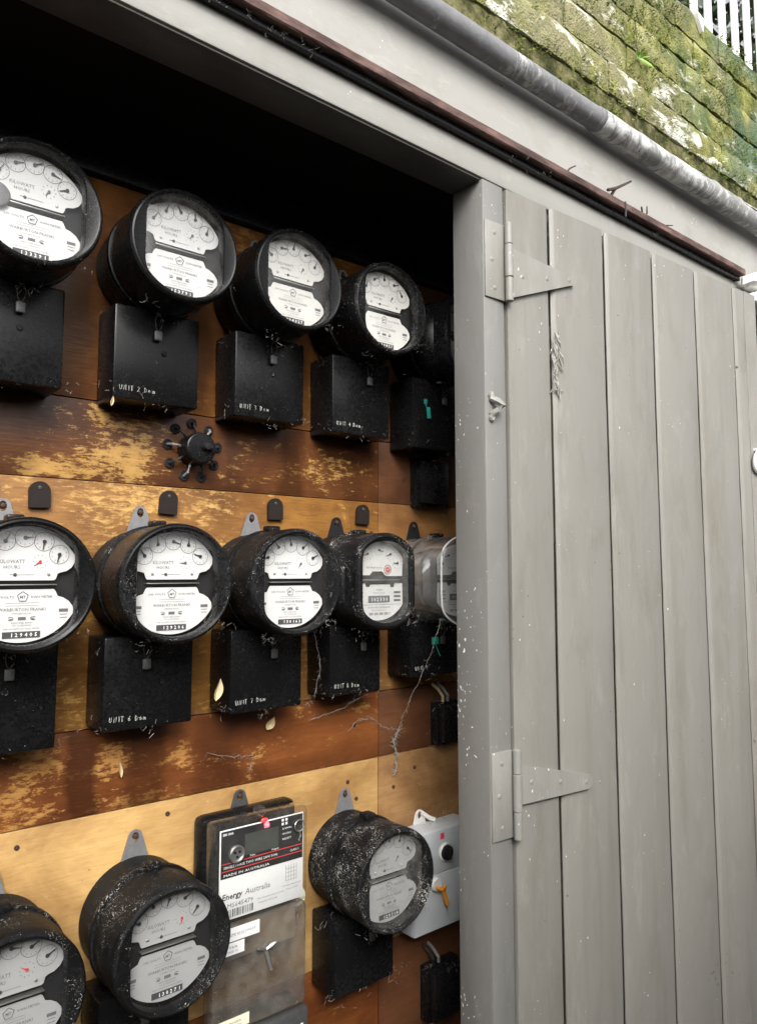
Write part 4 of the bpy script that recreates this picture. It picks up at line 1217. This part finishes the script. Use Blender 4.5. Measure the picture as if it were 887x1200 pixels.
put_text(q, 'Import', 0.009, 0.1262, y, 0.0035)
q.build('panel_print', 'print_white', fp_, 0)
q = MB(); y = fy-0.0004
put_text(q, 'Energy', -0.068, 0.0345, y, 0.0125, 'L', shear=0.15, bold=.02)
q.build('logo_print', 'print_black', fp_, 0)
q = MB()
put_text(q, 'Australia', -0.0285, 0.0345, y, 0.0125, 'L', shear=0.15)
put_text(q, 'AMS645479', -0.066, 0.0215, y, 0.0095, 'L', width=0.052)
put_text(q, 'No unauthorised access', -0.006, 0.021, y, 0.0034, 'L', width=0.048); put_text(q, 'Property of energy', -0.004, 0.015, y, 0.0034, 'L', width=0.034)
put_text(q, 'Connection diagram inside', 0.038, 0.028, y, 0.0034, 'L', width=0.036); put_text(q, 'Year 2006', 0.046, 0.022, y, 0.0034, 'L', width=0.022)
for k in range(5): quad(q, 0.045+k*0.005, 0.0456+k*0.005, 0.035, 0.060, y)
for k in range(4): quad(q, 0.045, 0.0655, 0.036+k*.006, 0.0364+k*.006, y)
q.build('label_print', 'print_grey', fp_, 0)
q = MB(); rng = random.Random(4); xx = -0.066
while xx < -0.014:
    w_ = rng.choice((.0006, .0010, .0018)); quad(q, xx, xx+w_, 0.0075, 0.019, y); xx += w_+rng.choice((.0007, .0012, .002))
q.build('barcode', 'print_black', fp_, 0)
q = MB().loft([(0.0003, -0.0042), (0.0030, -0.0036), (0.0040, -0.001), (0.0040, 0.0)], 14); o = q.build('led', 'led_red', fp_); o.location = (0.008, fy-0.001, 0.1318)
lw_ = MB().loft([(0.0003, -0.0016), (0.005, -0.0013), (0.0068, 0.0)], 18).build('led_glow_disc', 'led_glow', em); lw_.location = (0.002, -0.0708, 0.1405); lw_.scale = (0.9, 1, 0.45)  # the LED's red light on the cover edge, put in as a glowing disc
# optical port and reset seal
q = MB(); q.loft([(0.0125, 0.0), (0.0130, -0.006), (0.0120, -0.0075), (0.0100, -0.0075), (0.0095, -0.005), (0.0005, -0.005)], 28)
o = q.build('optical_port', 'steel_bright', em); o.location = (-0.046, fy-0.0010, 0.1000)
for sx, sz in ((-.004, .003), (.004, .003), (0, -.004)):
    h_ = MB().loft([(0.0022, 0.0), (0.0022, -0.0008), (0.0003, -0.0008)], 10).build('port_lens', 'inner_black', o); h_.location = (sx, -0.0052, sz)
q = MB(); q.tube([(0.066+0.009*cos(a), -0.0735, 0.1195+0.009*sin(a)) for a in [2*pi*i/20 for i in range(21)]], 0.0011, 5, False)
q.tube([(0.066, -0.0735, 0.111), (0.068, -0.074, 0.103), (0.064, -0.074, 0.097)], 0.0016, 5)
q.build('seal_wire', 'steel_bright', em)
q = MB(); q.loft([(0.0105, 0.0), (0.0110, -0.010), (0.0095, -0.0125), (0.0003, -0.0128)], 20); o = q.build('cover_screw', 'clear_plastic', em); o.location = (0.003, -0.050, 0.1425); o.rotation_euler = (radians(-60), 0, 0)
# stickers and wing screw on the lower cover
for nm, x0, x1, z0, z1, mm, lines in (('sticker', -0.080, -0.004, -0.0265, -0.0070, 'sticker_white', ('NMI 4102199097',)), ('sticker', -0.080, -0.030, -0.0460, -0.0285, 'sticker_white', ('METER', 'CHECKED 06')), ('sticker', -0.078, -0.020, -0.1535, -0.1370, 'sticker_cream', ('DANGER', 'LIVE PARTS'))):
    st = MB().box(x0, x1, -0.0703, -0.0697, z0, z1).build(nm, mm, em, 0)
    q = MB()
    for k, s in enumerate(lines):
        put_text(q, s, (x0+x1)/2+(0.008 if len(lines) == 1 else 0), z1-(0.0125 if len(lines) == 1 else .008+k*.006), -0.0706, 0.0068 if len(lines) == 1 else 0.0045, width=(x1-x0)*(.6 if len(lines) == 1 else .55))
    q.build('sticker_print', 'print_grey', st, 0)
q = MB()
q.tube([(0.006, -0.072, -0.052), (0.012, -0.081, -0.083)], [0.0032, 0.0026], 8)
for s in (-1, 1): q.tube([(0.006, -0.074, -0.054), (0.006+s*0.010, -0.076, -0.049), (0.006+s*0.017, -0.076, -0.047)], [0.002, 0.0035, 0.0018], 7)
q.build('wing_screw', 'steel_bright', em)
MB().tube([(0.066, -0.0703, -0.020), (0.066, -0.0712, -0.036)], 0.0012, 6).build('glint_pin', 'steel_bright', em)
MB().loft([(0.0005, -0.034), (0.014, -0.033), (0.016, -0.028), (0.016, 0.0)], 20, mat=Matrix.Translation((0.092, 0, -0.012))).build('grommet', 'sticker_cream', em)
tag(em, 'clear-fronted electronic meter with red light and white printed label', 'electronic meter')

# ---- grey switch box at lower right
gb = empty('switch_box', (1.035, PY-0.0008, H-0.585))
MB().box(-0.080, 0.080, -0.054, 0.0, -0.088, 0.093, 0.004).build('case', 'grey_enamel', gb)
MB().box(-0.0785, 0.0785, -0.0565, -0.0542, -0.0865, 0.012, 0.001).build('lower_cover', 'grey_enamel', gb)
MB().box(-0.0785, 0.0785, -0.0560, -0.0542, 0.0145, 0.0915, 0.001).build('upper_cover', 'grey_enamel', gb)
o = hanging_lug().build('hanging_lug', 'white_plastic', gb); o.location = (-0.017, 0, 0.108)
MB().tube([(-0.012, -0.004, 0.112), (0.004, -0.010, 0.100), (0.012, -0.018, 0.097)], 0.0045, 8).build('hook', 'white_plastic', gb)
MB().loft([(0.0165, 0.0), (0.0170, -0.004), (0.0150, -0.006), (0.0145, -0.004), (0.0005, -0.004)], 24, mat=Matrix.Translation((0.0, -0.0562, 0.050))).build('dial_ring', 'white_plastic', gb)
dk = MB(); dk.loft([(0.0135, 0.0), (0.0135, -0.006), (0.010, -0.008), (0.0005, -0.008)], 20, mat=Matrix.Translation((0.0, -0.060, 0.050))); dk.box(-0.002, 0.002, -0.074, -0.066, 0.040, 0.060, 0.001)
dk.build('dial_knob', 'inner_black', gb)
MB().loft([(0.0120, 0.0), (0.0125, -0.006), (0.0105, -0.009), (0.0005, -0.009)], 22, mat=Matrix.Translation((-0.028, -0.0566, -0.002))).build('sealing_cap', 'white_plastic', gb)
tg = MB(); tg.tube([(-0.034, -0.067, -0.004), (-0.022, -0.071, -0.010), (-0.012, -0.069, -0.006), (-0.020, -0.069, -0.012)], [.003, .0042, .003, .003], 7)
tg.prism([(-0.022, -0.010), (-0.014, -0.010), (-0.004, -0.038), (-0.009, -0.044), (-0.015, -0.036)], -0.0715, -0.069)
tg.build('seal_tag', 'orange_tag', gb)
MB().box(-0.012, -0.002, -0.0572, -0.0562, 0.075, 0.086, 0.0004).build('warning_mark', 'pink_tag', gb)
sw = MB(); sw.box(-0.070, -0.055, -0.0572, -0.0562, 0.020, 0.085, 0.0004); sw.build('label_strip', 'white_plastic', gb)
MB().box(-0.068, -0.057, -0.0582, -0.0574, 0.060, 0.072, 0.0003).build('window', 'inner_black', gb)
MB().box(-0.045, -0.040, -0.0590, -0.0562, 0.028, 0.066, 0.001).build('lever_slot', 'steel_dark', gb)
MB().box(-0.046, -0.039, -0.0640, -0.0592, 0.040, 0.048, 0.001).build('lever', 'lead', gb)
web_tufts(gb, [(-0.02, -0.03, 0.098), (0.01, -0.03, 0.1), (0.03, -0.02, 0.1)], 77, n=16, mat='straw')
tag(gb, 'pale grey metal switch box with dial and orange tag in the lower right', 'switch box')

# ---- lower grey tag box with lettering
gs = empty('gas_box', (0.672, PY-0.0008, H-0.755))
MB().box(-0.05, 0.045, -0.066, 0.0, -0.05, 0.055, 0.004).build('case', 'lead', gs)
q = MB(); put_text(q, 'Gas', 0.015, 0.022, -0.0664, 0.026, bold=.02); q.build('lettering', 'print_white', gs, 0)
tag(gs, 'dark grey box lettered in white just under the electronic meter', 'box')

# ---- black fuse holders on the right
def fuse(label, cx, cz, w_, h_, d, seed, wires=None):
    f = empty('fuse_holder', (cx, PY-0.0008, H+cz))
    MB().box(-w_/2, w_/2, -d*0.55, 0.0, -h_/2, h_/2, 0.002).build('base', 'box_black', f)
    MB().box(-w_/2+0.004, w_/2-0.004, -d, -d*0.55-0.0005, -h_/2+0.006, h_/2-0.006, 0.004).build('carrier', 'box_black', f)
    MB().box(-0.007, 0.007, -d-0.006, -d-0.0005, -0.018, 0.018, 0.002).build('grip', 'case_black_clean', f)
    if wires:
        for k, mm in enumerate(wires):
            x = -w_*0.25+k*0.014
            MB().tube([(x, -0.015, h_/2-0.004), (x-.004, -0.02, h_/2+0.012), (x-0.010, -0.012, h_/2+0.026), (x-0.012, 0.004, h_/2+0.034)], 0.0032, 8).build('wire', mm, f)
    web_tufts(f, [(-w_/2, -d*.6, h_/2), (0.0, -d, h_/2-.004), (-w_/2, -d*.5, -h_/2)], seed, n=14)
    return tag(f, label, 'fuse holder', 'fuse holders at the right of the backboard')
fuse('black fuse holder under the top right meter beside the grey post', 1.040, 0.181, 0.082, 0.098, 0.036, 51)
fuse('black fuse holder with cream wire below the clear meter', 1.092, -0.304, 0.080, 0.084, 0.036, 52, ('wire_cream', 'wire_grey'))
fuse('black fuse holder under the grey switch box', 1.062, -0.808, 0.084, 0.10, 0.040, 53, ('wire_black', 'wire_grey'))

# ---- cable spider: hub with nine wires into holes
sp = empty('wire_hub', (0.524, PY-0.0008, H+0.197))
MB().loft([(0.0255, 0.0), (0.0255, -0.030), (0.0245, -0.034), (0.0228, -0.0352), (0.0220, -0.0353), (0.0005, -0.0355)], 36).build('hub', 'case_black_clean', sp)
q = MB(); q.loft([(0.0065, -0.035), (0.0065, -0.043), (0.005, -0.046), (0.0005, -0.0465)], 14, mat=Matrix.Translation((0.006, 0, 0.002)))
q.tube([(0.006, -0.041, 0.004), (0.014, -0.043, 0.001), (0.017, -0.040, -0.004)], 0.0028, 6); q.build('hub_knob', 'inner_black', sp)
rng = random.Random(6)
for k in range(9):
    a = radians(12+k*40); rr_ = 0.0445+rng.uniform(-.002, .002)
    ca, sa = cos(a), sin(a)
    MB().loft([(0.0085, 0.0), (0.0085, -0.0008), (0.0070, -0.0014), (0.0066, -0.0012), (0.0062, -0.0003), (0.0003, -0.0003)], 16, mat=Matrix.Translation((ca*rr_, 0, sa*rr_))).build('wire_hole', 'inner_black', sp)
    MB().tube([(ca*0.024, -0.010, sa*0.024), (ca*0.031, -0.013, sa*0.031), (ca*(rr_-.004), -0.011, sa*(rr_-.004)), (ca*(rr_+.0005), -0.004, sa*(rr_+.0005)), (ca*(rr_+.001), 0.0, sa*(rr_+.001))], 0.0021, 8).build('wire', 'wire_grey' if k in (1, 4, 6) else 'wire_black', sp)
tag(sp, 'black round wiring hub with nine short wires radiating into the board', 'wiring hub')

# ---- tombstone tags
names = ['leftmost of the four brown arched tags above the middle row', 'brown arched tag below the wiring hub', 'brown arched tag above the meter marked UNIT 7', 'rightmost of the four brown arched tags above the middle row']
tm = MB().prism([(-0.0145, -0.0185), (0.0145, -0.0185)]+arc(0, 0.0045, 0.0145, 0, 180, 16), -0.0065, 0.0).mesh('tag', 'bakelite_brown', 40)
for k, (x, z) in enumerate(((0.292, 0.109), (0.484, 0.109), (0.680, 0.109), (0.874, 0.109))):
    o = link('board_tag', tm); o.location = (x, PY-0.0012, H+z); o.rotation_euler = (0, radians((-2, 3, -1, 2)[k]), 0)
    s_ = MB().loft([(0.0003, -0.0012), (0.0022, -0.001), (0.003, -0.0002), (0.003, 0.001)], 10).build('screw', 'steel_dark', o); s_.location = (0, -0.0065, 0.010)
    tag(o, names[k], 'tag', 'brown arched tags above the middle row')

# ---- leaves, webs, twigs
def leaf(cx, cy, cz, L, w_, rot, label, curl=0.004):
    mb = MB(); vs, fs = [], []
    n = 9
    for k in range(n):
        t_ = k/(n-1)
        wv = w_*sin(pi*(t_**0.75))*0.5+.0002
        vs += [(-wv, -curl*sin(pi*t_)*.4, L*(t_-.5)), (0, curl*sin(pi*t_), L*(t_-.5)), (wv, -curl*sin(pi*t_)*.6, L*(t_-.5)+.001)]
    for k in range(n-1):
        for j in range(2): fs.append((k*3+j, k*3+j+1, k*3+j+4, k*3+j+3))
    vs2 = [(x, y-0.0006, z) for x, y, z in vs]
    m = len(vs)
    mb.add(vs+vs2, fs+[tuple(q+m for q in reversed(f)) for f in fs])
    o = mb.build('dead_leaf', 'dead_leaf'); o.location = (cx, cy, cz); o.rotation_euler = rot
    return tag(o, label, 'leaf')
leaf(0.541, 1.046, H-0.180, 0.034, 0.016, (0.2, 0.05, 0.3), 'pale curled dead leaf caught on the box marked UNIT 7')
leaf(0.672, 1.108, H-0.256, 0.024, 0.013, (0.1, 0.5, -.3), 'pale dead leaf on the red-brown board below UNIT 7')
leaf(0.420, 1.114, H-0.293, 0.022, 0.004, (0.0, -0.15, 0.2), 'thin curled straw-coloured leaf on the red-brown board')
leaf(0.367, 1.050, H+0.243, 0.014, 0.003, (0.1, 0.1, 0.2), 'sliver of pale dry leaf hanging below the UNIT 2 box')
def strand(name, pts, r, label, seed, fuzz=6, cat='cobweb'):
    rng = random.Random(seed); mb = MB()
    P = []
    for a, b in zip(pts[:-1], pts[1:]):
        a, b = Vector(a), Vector(b)
        for k in range(6): P.append(a.lerp(b, k/6)+Vector((rng.gauss(0, .0012), rng.gauss(0, .0012), rng.gauss(0, .0012))))
    P.append(Vector(pts[-1]))
    r *= 0.42
    mb.tube(P, [r*rng.uniform(.5, 1.7) for _ in P], 4, False)
    for p in P:
        for _ in range(fuzz):
            d = Vector((rng.gauss(0, 1), rng.gauss(0, .6), rng.gauss(-.4, 1))).normalized()*rng.uniform(.002, .011)
            mb.tube([p, p+d*.5+Vector((0, 0, -.001)), p+d], r*.35, 3, False)
    return tag(mb.build(name, 'web', smooth=0), label, cat)
strand('cobweb', [(0.938, 0.968, H-0.082), (0.936, 1.0, H-0.16), (0.944, 1.05, H-0.222), (0.950, 1.085, H-0.275), (0.955, 1.105, H-0.302)], 0.0009, 'long dusty cobweb strand hanging below the clear meter', 3, 3)
strand('cobweb', [(0.955, 1.105, H-0.302), (0.950, 1.112, H-0.325), (0.957, 1.114, H-0.355), (0.955, 1.115, H-0.385)], 0.0022, 'thick drooping cobweb clump on the seam of the right boards', 5, 8)
strand('cobweb', [(0.955, 1.105, H-0.302), (0.925, 1.114, H-0.296), (0.900, 1.114, H-0.278), (0.885, 1.114, H-0.270)], 0.0007, 'thin cobweb running left from the drooping clump', 6, 3)
strand('cobweb', [(0.855, 1.06, H-0.215), (0.80, 1.09, H-0.245), (0.755, 1.114, H-0.262)], 0.0008, 'dusty thread slanting down from the UNIT 8 box', 7, 3)
strand('cobweb', [(0.560, 1.114, H-0.290), (0.61, 1.112, H-0.303), (0.64, 1.114, H-0.305), (0.637, 1.114, H-0.332)], 0.0007, 'thin thread sagging across the red-brown board under UNIT 7', 8, 3)
strand('cobweb', [(0.735, 1.075, H-0.10), (0.742, 1.06, H-0.16), (0.735, 1.07, H-0.21)], 0.0009, 'short dusty thread between the UNIT 7 and UNIT 8 boxes', 9, 3)
strand('straw', [(0.84, 1.112, H-0.29), (0.862, 1.108, H-0.272), (0.885, 1.112, H-0.275)], 0.0010, 'bent straw stuck to the red-brown board under UNIT 8', 10, 1, 'straw')
# twigs lodged behind the rusty rail
def twig(x, pts, r, label):
    mb = MB()
    for q in pts: mb.tube([(x+a, 0.788+c_, H+0.724+b) for a, b, c_ in q], [r, r*.9, r*.6][:len(q)] if len(q) <= 3 else r, 6)
    return tag(mb.build('twig', 'twig'), label, 'twig', 'twigs behind the rusty rail')
twig(1.225, [[(0, 0, 0), (0.012, 0.022, -.008), (0.048, 0.044, -.02)], [(0.012, 0.022, -.008), (-0.018, 0.008, -.01)]], 0.0034, 'thick forked twig sticking up behind the rusty rail')
twig(1.085, [[(0, 0, 0), (0.008, 0.012, -.006), (0.018, 0.018, -.012)]], 0.0016, 'small twig behind the rail left of the forked one')
twig(1.345, [[(0, 0, 0), (0.010, 0.010, -.004), (0.004, 0.022, -.008)], [(0, 0, 0), (-.02, .012, -.01)]], 0.0018, 'small spiky twig behind the rail right of the forked one')
twig(1.42, [[(0, 0, 0), (0.012, 0.008, -.004), (0.03, 0.012, -.008)]], 0.0016, 'short flat twig farthest right behind the rail')
